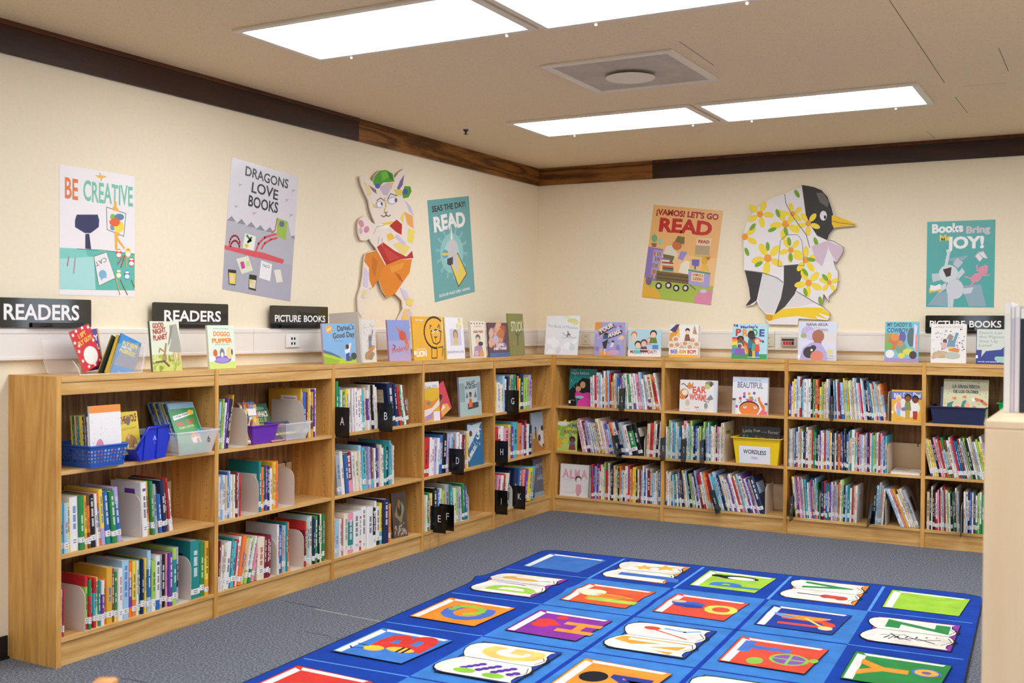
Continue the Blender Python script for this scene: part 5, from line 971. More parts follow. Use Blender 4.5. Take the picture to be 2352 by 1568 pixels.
def a_alma(A):
    for ch, x in (('A', .1), ('L', .32), ('M', .5), ('A', .74)): A.text(ch, (x, .58 - .02 * (ch == 'L')), (x + .19, .58 - .02 * (ch == 'L')), .26, 'e3a9b4', 2, 0, out='c98a96')
    A.text('and How She Got', (.14, .5), (.46, .5), .025, 'b0aab0'); A.ell(.64, .54, .11, .11, '3a3634'); A.ell(.65, .51, .085, .09, 'eee2d8'); A.poly([(.55, .16), (.58, .4), (.74, .4), (.76, .16), (.7, .06), (.6, .06)], 'dfa0a8'); A.poly([(.56, .38), (.74, .38), (.7, .46), (.6, .46)], 'e6e0dc'); A.rect(.6, .04, .68, .06, '4a4444'); A.text('Juana Martinez-Neal', (.18, .11), (.5, .1), .022, 'b0aab0')
def a_worm(A):
    A.text('EAR', (.34, .6), (.7, .6), .2, 'dc6452', 2, .05); A.text('WORM!', (.27, .37), (.72, .37), .19, 'dc6452', 2, .05); A.ell(.12, .58, .12, .14, 'e08a44'); A.ell(.14, .6, .08, .09, 'f0e4d2'); A.poly([(.18, .78), (.26, .95), (.3, .84), (.36, .94), (.36, .76), (.26, .7)], 'e08a44'); A.ell(.08, .44, .08, .07, 'e08a44'); A.line([(.2, .78), (.1, .88), (.04, .85)], .02, '3a2c28'); A.line([(.16, .42), (.22, .5)], .03, '3a2c28'); A.ell(.8, .9, .12, .08, '9a9478'); A.ell(.74, .8, .08, .08, 'c9c86a'); A.ell(.84, .88, .04, .08, '5a544a'); A.poly([(.72, .4), (.84, .56), (.92, .42), (.8, .36)], '8d8b8a'); A.ell(.72, .2, .05, .1, '9a9896'); A.line([(.66, .34), (.8, .32)], .02, '7a7876'); A.ell(.22, .28, .06, .11, 'd9c6aa'); A.line([(.42, .17), (.46, .12), (.5, .16), (.53, .12)], .025, 'd98a7c'); A.text('Jo Knowles', (.14, .07), (.3, .07), .025, '9a9490'); A.text('Galia Bernstein', (.46, .05), (.78, .05), .025, '9a9490'); A.rect(.92, 0, 1, 1, 'd5dbe8')
def a_beaut(A):
    A.rect(0, .85, 1, 1, 'ccd2e2'); A.text('Maybe Something', (.2, .9), (.8, .9), .055, '8f95a8', 0, .03); A.text('BEAUTIFUL', (.13, .71), (.86, .7), .15, '6f7a92', 1, .02); A.text('I', (.57, .71), (.6, .71), .15, 'd87a7a', 1)
    for x, y, c in ((.34, .55, 'd8607a'), (.48, .55, 'e89a3c'), (.62, .57, '8a5ab0'), (.23, .42, 'd8505a'), (.34, .47, '5a55a8'), (.5, .44, 'e89a4c'), (.13, .2, 'b05a9a'), (.55, .44, '7aa04a')): A.ell(x, y, .04, .04, c)
    A.poly([(.38, .42), (.5, .4), (.62, .42), (.58, .34), (.42, .34)], 'd8609a'); A.ell(.49, .16, .29, .2, '4a3428'); A.ell(.49, .13, .28, .19, 'e8803a'); A.poly([(.72, .45), (.78, .48), (.8, .38), (.98, .16), (.9, .06), (.74, .36)], 'e8803a')
    for x in (.37, .66): A.ell(x, .19, .045, .035, 'f6efe8'); A.ell(x, .2, .018, .018, '3a2c28')
    A.poly([(0, 0), (0, .42), (.1, .42), (.1, 0)], 'c9c2b8'); A.rect(0, .36, .1, .42, '5a5458'); A.rect(.92, .26, 1, .32, '5a5a68'); A.rect(.93, 0, 1, .26, 'd9d0c8'); A.poly([(.18, 0), (.18, .1), (.28, 0)], 'f0ece4'); A.poly([(.75, 0), (.85, .14), (1, .08), (1, 0)], 'e0707a'); A.line([(.2, .3), (.26, .34), (.22, .38)], .015, '6a6a6a'); A.line([(.62, .36), (.68, .36), (.66, .42)], .015, '6a6a6a')
def a_cook(A):
    A.ell(.48, .44, .4, .3, 'ebe4da'); A.poly([(0, .7), (.5, .74), (1, .7), (1, .98), (.5, .94), (0, .96)], '6678bd'); A.rect(0, .95, 1, 1, 'ecb13a'); A.text('Bilal', (.07, .76), (.3, .77), .13, 'f1e8dc', 1, .02); A.text('Cooks', (.34, .79), (.6, .79), .13, 'f1e8dc', 1, .02); A.text('Daal', (.65, .79), (.9, .78), .14, 'f1e8dc', 1, .02)
    kid(A, .22, .44, .9, 'f0b06a', 'f0d49a', 'e8a0a4', '9fb8d8'); kid(A, .5, .42, 1.1, '8a5230', '2c2220', '8a8a4a', 'c9a83c'); kid(A, .73, .4, 1.05, '7a3a28', '2c2024', 'efe6da', 'b8382c'); A.ell(.38, .4, .08, .06, '7f7aa8'); A.text('Aisha Saeed', (.16, .07), (.36, .07), .03, 'a8762a'); A.text('Anoosha Syed', (.6, .06), (.88, .05), .03, 'a8762a'); lab(A, .25)
Z0, Z1, Z2 = SHELF
cover_book('u', 975.5, 1011, 877, 967, Z2, .012, .014, 'yellow and orange picture book facing out beside the pink leaning one', 'e9b23c', a_curry, None, 3)
t = cover_book('u', 1010, 1042, 893, 958, Z2, .03, .010, 'pink picture book leaning over, with a brown-haired figure', 'd8495a', a_pinkg, None, 5)
t.matrix_world = t.matrix_world @ RY(math.radians(-24))
cover_book('u', 1058, 1107, 865, 954, Z2, .03, .014, 'grey-green picture book with a kneeling figure on a rug', 'b4c4c2', a_salat, 'a89ac8', 4)
cover_book('u', 1078, 1112, 971, 1068, Z1, .03, .012, 'blue picture book with white bubble lettering, fourth left wall bay', '2f6f9a', a_up, None, 4)
cover_book('u', 905, 932, 1131, 1230, Z0, .05, .012, 'dark brown picture book facing out beside the white spines', '5a4a40', a_dark, '2a2420', 6, -8)
cover_book('u', 1224, 1253, 947, 1037, Z1, .06, .012, 'picture book with a large football on its cover', 'a9bccc', a_ball, None, 4)
cover_book('u', 1228, 1253, 1053, 1145, Z0, .06, .012, 'slate grey picture book with thin white lettering', '5a6276', a_here, '33415e', 4)
cover_book('r', 1306, 1368, 847, 928, Z2, .06, .012, 'teal and black picture book with a magenta figure', '1f7f7c', a_night, None, 4)
cover_book('r', 1274, 1324, 968, 1034, Z1, .03, .012, 'leafy lime picture book with a small yellow house', 'b9cf6a', a_home, None, 4)
cover_book('r', 1285, 1351, 1067, 1139, Z0, .035, .03, 'white picture book with large pink letters and a girl', 'e9e3de', a_alma, None, 4)
cover_book('r', 1560, 1645, 873, 945, Z2, .035, .025, 'white picture book with orange squirrel and red lettering', 'ebe6e0', a_worm, None, 4)
cover_book('r', 1681, 1762, 866, 951, Z2, .035, .03, 'pale picture book with an orange face peeping over the bottom edge', 'e6e4e4', a_beaut, None, 4)
cover_book('r', 2047, 2122, 896, 970, Z2, .006, .010, 'yellow and blue picture book with three cooks', 'ecb13a', a_cook, None, 2)
# --- the flat book and the books in the bins
Fb = FR['r'] @ T(2.86, .02, Z1 + .0005); t = thing('picture_book', 'thin book lying flat on the middle shelf beside a cream bookend', 'book', Fb)
m = MB(); m.box((0, 0, 0), (.19, .22, .002), PALC['w']); m.box((0, 0, .013), (.19, .22, .015), hx('e2dacb')); m.box((.187, .002, .002), (.19, .22, .013), PALC['w']); m.build('cover', M['print'], t)
m = MB(); m.box((.003, .002, .0023), (.186, .217, .0127), hx('ece6da')); m.build('page_block', M['matte'], t)
A = Art(lambda a, b: (a * .19, b * .22), lambda p, q, h: (p, q, .015 + h)); A.asp = .9; dots(A, 14, ['c9a86a', '8a7a5a', 'd98a6a'], .1, .9, .1, .9, .09, 21); A.build('cover_art', M['print'], t)

def tub(name, label, cat, F, wb, db, wt, dt, h, mt, rim=.012, th=.0025, group=None, base=True):
    """open-topped tapered bin; local origin at the middle of its base, front towards -y"""
    t = thing(name, label, cat, F, group); m = MB()
    def ring(w, d, z): return [(-w / 2, -d / 2, z), (w / 2, -d / 2, z), (w / 2, d / 2, z), (-w / 2, d / 2, z)]
    o0, o1, i1, i0 = ring(wb, db, 0), ring(wt, dt, h), ring(wt - 2 * th, dt - 2 * th, h), ring(wb - 2 * th, db - 2 * th, th)
    vs = o0 + o1 + i1 + i0; fs = [(3, 2, 1, 0)]
    for k in range(4): j = (k + 1) % 4; fs += [(k, j, 4 + j, 4 + k), (4 + k, 4 + j, 8 + j, 8 + k), (8 + k, 8 + j, 12 + j, 12 + k)]
    fs.append((12, 13, 14, 15)); m.mesh(vs, fs); m.build('body', M[mt], t, bevel=.002)
    if rim:
        m = MB(); a, b = ring(wt + 2 * rim, dt + 2 * rim, h), ring(wt - .001, dt - .001, h)
        a2, b2 = [(x, y, z - .006) for x, y, z in a], [(x, y, z - .006) for x, y, z in b]; vs = a + b + a2 + b2
        fs = []
        for k in range(4): j = (k + 1) % 4; fs += [(k, j, 4 + j, 4 + k), (8 + j, 8 + k, 12 + k, 12 + j), (8 + k, 8 + j, j, k), (4 + k, 4 + j, 12 + j, 12 + k)]
        m.mesh(vs, fs); m.build('rim', M[mt], t, bevel=.0015)
    return t
# blue lattice basket with round holes
t = thing('lattice_basket', 'blue plastic basket with round holes, full of readers', 'basket', FR['u'] @ T(-4.665, .10, Z2 + .0008), None)
def holed(m, A0, B0, A1, B1, nu, nv):
    """wall between bottom edge A0-B0 and top edge A1-B1 pierced by nu x nv round holes"""
    A0, B0, A1, B1 = map(Vector, (A0, B0, A1, B1)); P = lambda u, v: (A0.lerp(B0, u)).lerp(A1.lerp(B1, u), v)
    v0, v1 = .2, .84
    for a, b in ((0, v0), (v1, 1)): m.face([P(0, a), P(1, a), P(1, b), P(0, b)])
    for i in range(nu):
        for j in range(nv):
            u0, u1 = i / nu, (i + 1) / nu; w0, w1 = v0 + (v1 - v0) * j / nv, v0 + (v1 - v0) * (j + 1) / nv
            r = .40 if (i + j) % 2 else .30; sq = [(0, 0), (.5, 0), (1, 0), (1, .5), (1, 1), (.5, 1), (0, 1), (0, .5)]
            ci = [(.5 + r * math.cos(math.radians(225 + 45 * k)), .5 + r * math.sin(math.radians(225 + 45 * k))) for k in range(8)]
            Q = lambda p: P(u0 + (u1 - u0) * p[0], w0 + (w1 - w0) * p[1])
            vs = [Q(p) for p in sq] + [Q(p) for p in ci]; m.mesh(vs, [(k, (k + 1) % 8, 8 + (k + 1) % 8, 8 + k) for k in range(8)])
wb, db, wt, dt, hh = .175, .27, .205, .30, .093
b4 = [(-wb / 2, -db / 2, 0), (wb / 2, -db / 2, 0), (wb / 2, db / 2, 0), (-wb / 2, db / 2, 0)]; t4 = [(-wt / 2, -dt / 2, hh), (wt / 2, -dt / 2, hh), (wt / 2, dt / 2, hh), (-wt / 2, dt / 2, hh)]
m = MB()
for k, n in ((0, 11), (1, 15), (2, 11), (3, 15)): j = (k + 1) % 4; holed(m, b4[k], b4[j], t4[k], t4[j], n, 4)
m.face(b4[::-1]); o = m.build('body', M['basket'], t); md = o.modifiers.new('wall', 'SOLIDIFY'); md.thickness = .0022
m = MB()
for k in range(4):
    j = (k + 1) % 4; a, b = Vector(t4[k]), Vector(t4[j]); m.tube([a, b], .0042, 8)
m.build('rim', M['basket'], t)
def a_white(A):
    A.rect(0, .88, 1, 1, 'f0913c'); dots(A, 40, ['c9b4c0', '9a9aa8', 'e0c4a0'], .05, .95, .1, .8, .012, 22); A.ell(.3, .25, .14, .2, 'd98aa4'); A.ell(.72, .2, .1, .14, 'dc94ac')
cover_book('u', 209, 281, 931, 1062, Z2 + .0035, -.018, .010, 'white reader with an orange top band at the front of the blue basket', 'eee9e6', a_white, 'e9e2dc', 3)
def a_wolf(A): A.text('THE WOLF', (.05, .72), (.95, .78), .16, '7a2a20', 2, .03); A.ell(.45, .78, .11, .1, '6f6a68'); A.text('COMES TO THE LIBRARY', (.08, .56), (.88, .6), .05, '8a6a2a'); A.ell(.5, .3, .3, .16, 'b0824a'); A.ell(.4, .42, .08, .07, 'd8a878'); dots(A, 10, ['e8dfc4', '9a6a3a'], .1, .9, .1, .3, .07, 24)
t = cover_book('u', 283, 326, 946, 1020, Z2 + .03, .03, .010, 'yellow reader standing in the solid blue bin', 'e3c648', a_wolf, None, 10)
# solid blue stacking bin, turned a little
F = FR['u'] @ T(-4.385, .10, Z2 + .0008) @ RZ(math.radians(9)); t = thing('storage_bin', 'solid blue stacking bin with ribbed sides between the basket and the clear bin', 'bin', F); m = MB()
P = [(-.100, 0), (.075, 0), (.112, .095), (.092, .146), (-.052, .146), (-.128, .055)]
th = .003; Pi = [(-.097, th), (.072, th), (.108, .094), (.089, .1461), (-.049, .1461), (-.124, .055)]
for y0, y1 in ((-.105, -.102), (.102, .105)): m.prism(P, lambda a, b, h: (a, h, b), y0, y1)
for k in (0, 1, 5):
    j = (k + 1) % 6; m.mesh([(P[k][0], -.104, P[k][1]), (P[j][0], -.104, P[j][1]), (P[j][0], .104, P[j][1]), (P[k][0], .104, P[k][1]), (Pi[k][0], -.104, Pi[k][1]), (Pi[j][0], -.104, Pi[j][1]), (Pi[j][0], .104, Pi[j][1]), (Pi[k][0], .104, Pi[k][1])], [(0, 1, 2, 3), (7, 6, 5, 4), (0, 4, 5, 1), (3, 2, 6, 7), (0, 3, 7, 4), (1, 5, 6, 2)])
m.build('body', M['blue_bin'], t, bevel=.002, fix=True)
for x, w_ in ((-.055, .03), (.03, .026)):
    m = MB(); m.mesh([(x - w_, -.106, .002), (x, -.106, .002), (x + w_ * .3, -.106, .138), (x - w_ * .5, -.106, .138), (x - w_, -.112, .002), (x, -.112, .002), (x + w_ * .3, -.112, .138), (x - w_ * .5, -.112, .138)], [(4, 5, 6, 7), (0, 4, 7, 3), (1, 2, 6, 5), (3, 7, 6, 2), (0, 1, 5, 4)]); m.build('rib', M['blue_bin'], t, bevel=.0015, fix=True)
m = MB(); m.tube([(-.130, -.109, .055), (-.054, -.109, .148), (.094, -.109, .148), (.116, -.109, .098)], .006, 8); m.build('rim', M['blue_bin'], t, smooth=True)
A = Art(lambda a, b: (a, b), lambda p, q, h: (p, -.1055 - h, q)); A.poly([(-.012, .088), (-.001, .112), (.012, .088), (.004, .086), (-.001, .098), (-.006, .086)], '9fb0ea'); A.ell(0, .074, .003, .003, '9fb0ea'); A.build('emblem', M['matte'], t)
# clear bin marked 6
t = tub('storage_bin', 'clear plastic bin marked 6, full of blue and yellow readers', 'bin', FR['u'] @ T(-4.13, .115, Z2 + .0008), .21, .27, .272, .31, .112, 'milky', .006)
A = Art(lambda a, b: (a, b), lambda p, q, h: (p, -.1495 - h, q)); A.text('6', (.062, .052), (.084, .052), .036, '35353a', 0); A.build('number', M['matte'], t)
def a_green(A):
    A.poly([(.1, .74), (.9, .86), (.92, .94), (.1, .84)], 'ece9e4'); A.text('I Can Read!', (.16, .78), (.76, .87), .05, '4a4a4a', 1); A.ell(.8, .9, .1, .06, 'ecc832'); A.text('Pete', (.16, .6), (.42, .63), .1, 'c9482c', 2); A.text('Cat', (.56, .64), (.84, .68), .1, 'c9482c', 2); A.text('TOO COOL', (.2, .53), (.8, .58), .045, 'e0d24a', 1); A.poly([(.5, .2), (.5, .36), (.68, .46), (.9, .38), (.9, .2)], 'e08a3a'); A.rect(.55, .2, .85, .33, 'ebe3d6'); A.rect(.72, .2, .8, .3, 'c8362c'); A.ell(.9, .44, .08, .07, '4f8fc0')
cover_book('u', 418, 478, 940, 1034, Z2 + .006, .006, .006, 'green reader at the front of the clear bin marked six', '2f8a44', a_green, None, 25)
# purple bin, with comic books, and the unmarked clear bin
t = tub('storage_bin', 'purple plastic bin with glossy comic books', 'bin', FR['u'] @ T(-3.61, .14, Z2 + .0008), .16, .24, .20, .27, .10, 'purple', .006)
def a_comic(A): dots(A, 60, ['e8c84a', 'd8703c', 'f0ead8', '6a8ab8', 'a83a34', '4a3a34'], .03, .97, .03, .97, .1, 31); A.rect(.4, .72, .9, .9, 'ece4dc'); A.rect(.1, .04, .4, .1, 'f0ece6')
for k in range(3):
    t = cover_book('u', 566 - 2 * k, 604 - 2 * k, 931 - 3 * k, 1008 - k, Z2 + .005, .03 + k * .022, .018, 'glossy many-coloured comic book in the purple bin, ' + ('front one', 'middle one', 'rear one with a blue top')[k], ['c9a86a', 'b9483c', '3f7fc0'][k], a_comic, 'b8402f', 14)
def a_narw(A): A.ell(.5, .86, .32, .06, '3f9a6a'); A.text("NARWHAL'S", (.1, .62), (.9, .62), .15, 'e3ddc8', 2); A.text('SCHOOL OF', (.18, .46), (.8, .47), .12, '8fae3c', 2); A.text('AWESOMENESS', (.16, .34), (.84, .34), .08, 'c9b83c', 2); A.ell(.5, .15, .3, .1, '3a5f4a')
cover_book('u', 588, 634, 929, 995, Z2 + .02, .075, .012, 'dark green comic book leaning behind the unmarked clear bin', '1f4a38', a_narw, '16382a', 22)
t = tub('storage_bin', 'unmarked clear plastic bin holding a grey and yellow book', 'bin', FR['u'] @ T(-3.375, .12, Z2 + .0008), .155, .24, .215, .28, .095, 'milky', .006)
t = cover_book('u', 625, 700, 972, 1012, Z2 + .004, .01, .008, 'grey and yellow book lying back in the unmarked clear bin', '5a5664', lambda A: (A.rect(.05, .3, .95, .42, 'd8c65a'), A.ell(.6, .78, .1, .12, 'c9647a'), A.rect(0, 0, 1, .08, 'c9808a')), None, 50)
# yellow bin with a paper label
t = tub('storage_bin', 'yellow plastic bin with a WORDLESS paper label', 'bin', FR['r'] @ T(1.944, .125, Z1 + .0008), .30, .23, .345, .265, .19, 'yellow', .012)
sl = math.atan2(.0175, .19); G = T(-.012, -.1165, .004) @ RX(math.atan2(.0175, .19))
m = MB(); m.box((-.115, -.0012, 0), (.112, -.0004, .125), M=G); m.build('paper_label', mat('label_paper', 'e9e8ee', .6), t)
A = Art(lambda a, b: (a, b), lambda p, q, h: tuple(G @ Vector((p, -.0013 - h, q)))); A.text('WORDLESS', (-.083, .072), (.083, .066), .029, '3c3c46', 1, .04); A.poly([(-.03, .035), (.02, .028), (.024, .048), (-.026, .055)], 'd5d5da'); A.ell(-.008, .042, .007, .006, 'b4b4bc'); A.ell(.008, .04, .007, .006, 'b4b4bc'); A.build('label_print', M['matte'], t)
def a_fox(A):
    dots(A, 70, ['2a3a2a', '3a4a34', '1c2620'], .02, .98, .02, .8, .04, 41); dots(A, 30, ['8a9a80', '5f7a4a'], .02, .98, .56, .72, .03, 42); A.text('Little Fox', (.05, .8), (.5, .84), .09, 'dcdcd6', 0, .03); A.text('in the', (.53, .82), (.66, .82), .04, 'b9b9b4'); A.text('Forest', (.69, .8), (.96, .8), .09, 'dcdcd6', 0, .03)
cover_book('r', 1697, 1788, 980, 1060, Z1 + .006, .10, .012, 'dark forest book standing in the yellow bin', '1c231f', a_fox, None, 12)
# navy bin
t = tub('storage_bin', 'dark navy plastic bin on the upper shelf with a beige book', 'bin', FR['r'] @ T(3.282, .125, Z2 + .0008), .305, .235, .335, .27, .115, 'navy', .009)
def a_fiesta(A):
    A.rect(0, 0, 1, .42, 'd9d2a0'); dots(A, 40, ['8f8a5a', 'a39d6a'], .04, .96, .4, .96, .012, 51); A.text('LA GRAN FIESTA', (.2, .8), (.8, .8), .07, '2c2a22', 2, .05); A.text('DE LOS OLORES', (.22, .69), (.78, .69), .06, '2c2a22', 2, .05); A.poly([(.08, .2), (.1, .44), (.24, .5), (.2, .4), (.3, .24), (.9, .3), (.95, .12), (.1, .1)], '1f7a78'); A.poly([(.38, .3), (.44, .5), (.52, .54), (.48, .3)], '1f7a78'); A.ell(.54, .4, .06, .07, 'e6a87a'); A.ell(.32, .34, .08, .05, 'b5562c'); A.ell(.68, .54, .05, .04, 'f3ede0'); A.line([(.72, .56), (.86, .52), (.96, .44)], .06, 'd8603a'); A.ell(.7, .36, .05, .04, 'd8708a'); A.ell(.8, .22, .1, .05, 'e9e2cc'); A.ell(.26, .56, .04, .03, 'e0703c'); A.ell(.48, .6, .04, .03, 'e0703c'); dots(A, 14, ['5aa0a0', '8abdb4'], .0, .98, .06, .2, .04, 52)
cover_book('r', 2164, 2268, 872, 960, Z2 + .006, .045, .02, 'beige picture book with a teal crowd, tilted back in the navy bin', 'cfc89a', a_fiesta, None, 13, group=None)
cover_book('r', 2158, 2215, 889, 958, Z2 + .006, .09, .012, 'dark blue book behind the beige one in the navy bin', '26326a', None, None, 14)
t = tub('storage_bin', 'green plastic bin mostly hidden by the black and white books', 'bin', FR['r'] @ T(3.66, .13, Z2 + .0008), .23, .21, .27, .25, .15, 'green', .012)
# --- acrylic holder on top of the first bay with four readers
F = FR['u'] @ T(-4.585, .135, H + .0005); t = thing('book_holder', 'clear acrylic holder with leaning readers on the bookcase end', 'book holder', F)
w2, d2, th = .168, .105, .003
def sheet(name, P, nrm, edges=True):
    m = MB(); n = Vector(nrm) * th; k = len(P); vs = [Vector(p) for p in P] + [Vector(p) + n for p in P]
    m.mesh(vs, [tuple(range(k - 1, -1, -1)), tuple(range(k, 2 * k))]); o = m.build(name, M['acrylic'], t)
    if edges:
        m = MB(); m.mesh(vs, [(i, (i + 1) % k, k + (i + 1) % k, k + i) for i in range(k)]); m.build('edge', M['acrylic_edge'], o)
sheet('base', [(-w2, -d2, 0), (w2, -d2, 0), (w2, d2, 0), (-w2, d2, 0)], (0, 0, 1))
sheet('front', [(-.02, -d2 - .003, .004), (w2, -d2 - .003, .004), (w2 + .025, -d2 - .02, .135), (.015, -d2 - .02, .135)], (0, -1, 0))
sheet('back', [(-w2, d2, .004), (w2, d2, .004), (w2 + .02, d2 + .012, .15), (-w2 - .03, d2 + .012, .15)], (0, -1, 0))
sheet('side', [(-w2, -d2, .003), (-w2, d2, .003), (-w2 - .022, d2, .062), (-w2 - .022, -d2 + .02, .062), (-w2 - .01, -d2, .03)], (-1, 0, 0))
sheet('side', [(w2, -d2, .003), (w2, d2, .003), (w2 + .02, d2, .12), (w2 + .02, -d2, .12)], (1, 0, 0))
def loose(Mx, W, ht, th_, label, col, art, spine=None):
    t = thing('picture_book', label, 'book', F @ Mx, 'readers in the acrylic holder'); b = .0018; c = hx(col); m = MB(); m.box((0, 0, 0), (W, b, ht), c); m.box((0, th_ - b, 0), (W, th_, ht), c); m.box((0, b, 0), (b, th_ - b, ht), hx(spine or col)); m.build('cover', M['print'], t)
    m = MB(); m.box((b, b + .0002, .003), (W - .003, th_ - b - .0002, ht - .003), hx('e6dcc4')); m.build('page_block', M['matte'], t)
    if art: A = Art(lambda a, q: (a * W, q * ht), lambda p, q, h: (p, -h, q), .00004); A.asp = W / ht; art(A); A.build('cover_art', M['print'], t)
def a_red(A):
    for x, y in ((.1, .9), (.3, .96), (.62, .97), (.9, .93), (.06, .72), (.1, .5), (.92, .6), (.12, .26), (.3, .08), (.6, .06), (.9, .1), (.2, .62)): A.poly(star(x, y, .08, A.asp, 6, .5, x * 90), 'f0e8e4')
    A.text('I SPY', (.32, .76), (.72, .80), .1, 'f0c23a', 2, .03); A.text('FLY GUY!', (.2, .6), (.92, .66), .1, 'f0c23a', 2, .03); A.ell(.56, .3, .34, .22, 'e6dfd2'); A.ell(.56, .3, .3, .19, 'efeadf')
def a_pur(A): A.text('GUY', (.42, .7), (.92, .72), .13, 'e9e6ea', 2); A.text('GIRL', (.5, .48), (.95, .5), .13, 'e9e6ea', 2); A.rect(.94, 0, 1, 1, 'e0a04a')
def a_fly(A):
    A.poly([(0, .2), (1, .3), (1, .9), (.35, .9)], '8d8a94'); A.poly([(.0, 0), (1, 0), (1, .16), (.5, .13), (.0, .18)], '2f86c4'); A.text('FLY GUY', (.16, .76), (.88, .8), .085, 'e2d03c', 2, .03); A.text('AND THE', (.16, .68), (.62, .7), .055, 'dfe0da', 2); A.text('ALIENZZ', (.1, .57), (.84, .6), .085, 'e2d03c', 2, .03); A.text('Tedd Arnold', (.3, .06), (.72, .06), .04, 'e9f0f4', 1); A.ell(.93, .93, .06, .045, '1f5a40')
loose(T(-.085, -.03, .006) @ RZ(.05) @ RX(-.12) @ RY(-.34), .118, .19, .007, 'red reader with white splats, tilted in the acrylic holder', 'cf2c36', a_red, 'e0a878')
loose(T(-.045, .03, .006) @ RX(-.1) @ RY(-.1), .118, .185, .007, 'purple reader mostly hidden behind the red one in the acrylic holder', '54478e', a_pur, 'e0a04a')
loose(T(-.032, -.055, .006) @ RX(-.1) @ RY(.50), .118, .19, .007, 'yellow-edged dark reader between the red and blue ones in the acrylic holder', '2a3020', None, 'e0a83c')
loose(T(-.012, -.075, .006) @ RX(-.1) @ RY(.46), .118, .188, .006, 'yellow-spined reader right behind the blue one in the acrylic holder', 'd9b23c', None, 'e6c23c')
loose(T(.008, -.09, .006) @ RX(-.1) @ RY(.40), .122, .19, .008, 'blue and grey reader at the front of the acrylic holder', '3489c8', a_fly, '2f78b4')

# ------------------------------------------------------------------ the alphabet rug
RO = Vector((.975, -1.70)); th3 = math.radians(3.0); rr = Vector((math.cos(th3), math.sin(th3))); rc = Vector((math.sin(th3), -math.cos(th3)))
RWd, RLn = 2.60, 3.90
def bump(p, c): return .013 * math.exp(-((c - .93) / .055) ** 2) * math.exp(-p / .9)
def rugp(p, c, h): w3 = RO + rr * (p - .02 * math.exp(-((c - .9) / .08) ** 2) * math.exp(-p / .4)) + rc * c; return (w3.x, w3.y, .009 + h + bump(p, c))
t = thing('rug', 'blue alphabet rug with books and letters lying on the grey carpet', 'rug')
xs = [0, .03, .12, .25, .40, .55, .75, .90, 1.055, 1.3, 1.575, 1.8, 2.09, 2.35, 2.57, RWd]; ys = sorted(set([round(k * .0325, 4) for k in range(121)] + [round(.70 + .018 * k, 4) for k in range(26)] + [.625, 1.28, 1.935, 2.59, 3.245]))
rad = .09
def inset(c):      # rounded corners
    e = min(c, RLn - c); return 0 if e >= rad else rad - math.sqrt(max(0, rad * rad - (rad - e) ** 2))
m = MB(); cD, cM = hx('033c9e'), hx('3a7cc4')
CB, RBk = [0, .55, 1.055, 1.575, 2.09, RWd], [0, .625, 1.28, 1.935, 2.59, 3.245, RLn]
for y0, y1 in zip(ys, ys[1:]):
    ym = (y0 + y1) / 2; ri = sum(1 for q in RBk[1:-1] if ym > q)
    for x0, x1 in zip(xs, xs[1:]):
        ci = sum(1 for q in CB[1:-1] if (x0 + x1) / 2 > q); f = lambda x, c: max(inset(c), min(RWd - inset(c), x))
        m.face([rugp(f(x0, y1), y1, 0), rugp(f(x1, y1), y1, 0), rugp(f(x1, y0), y0, 0), rugp(f(x0, y0), y0, 0)], cM if 1 <= ri <= 4 and 1 <= ci <= 3 else cD)
m.build('pile', M['rug'], t)
m = MB()
out = [(inset(c), c) for c in ys] + [(RWd - inset(c), c) for c in reversed(ys)]
for (p, c), (p2, c2) in zip(out, out[1:] + out[:1]):
    a, b = rugp(p, c, .0006), rugp(p2, c2, .0006); a0, b0 = (a[0], a[1], .0003), (b[0], b[1], .0003); ctr = rugp(RWd / 2, RLn / 2, 0); k = .006
    g = lambda v: (v[0] + k * (1 if v[0] > ctr[0] else -1) * (1 if abs(v[0] - ctr[0]) > 1.2 else 0), v[1] + k * (1 if v[1] > ctr[1] else -1) * (1 if abs(v[1] - ctr[1]) > 1.8 else 0), v[2])
    m.face([a, b, g(b), g(a)]); m.face([g(a), g(b), g(b0), g(a0)])
m.build('binding', mat('black_binding', '121216', .9), t)
A = Art(lambda a, b: (a, b), lambda p, q, h: (p, -q, h + .0005), .00004); A.asp = 1
cL, cK = '5b97dd', '0a35a0'
def gl(p0, c0, p1, c1, wd, c, n=24):
    A.k = 0
    for k in range(n):
        u, v = k / n, (k + 1) / n; a0, a1, b0, b1 = p0 + (p1 - p0) * u, p0 + (p1 - p0) * v, c0 + (c1 - c0) * u, c0 + (c1 - c0) * v
        if p0 == p1: A.poly([(p0 - wd / 2, -b0), (p0 + wd / 2, -b0), (p0 + wd / 2, -b1), (p0 - wd / 2, -b1)], c)
        else: A.poly([(a0, -c0 - wd / 2), (a1, -c0 - wd / 2), (a1, -c0 + wd / 2), (a0, -c0 + wd / 2)], c)
for k in (1, 2, 3, 4):
    gl(CB[k], .03, CB[k], .625, .016, cL, 10); gl(CB[k], 3.245, CB[k], 3.87, .016, cL, 10)
    if k in (2, 3): gl(CB[k], .625, CB[k], 3.245, .022, cK, 40)
for k in (1, 2, 3, 4, 5):
    gl(.02, RBk[k], .55, RBk[k], .010, cL, 6); gl(2.09, RBk[k], 2.58, RBk[k], .010, cL, 6)
    if k not in (1, 5): gl(.55, RBk[k], 2.09, RBk[k], .013, cK, 16)
def cell(ci, ri):
    """drawing frame of one square: a = the letter's right (away from the bookcases' left end), b = the letter's up"""
    pc, cc = (CB[ci] + CB[ci + 1]) / 2, (RBk[ri] + RBk[ri + 1]) / 2; A.m = lambda a, b: (pc - b, a - cc)
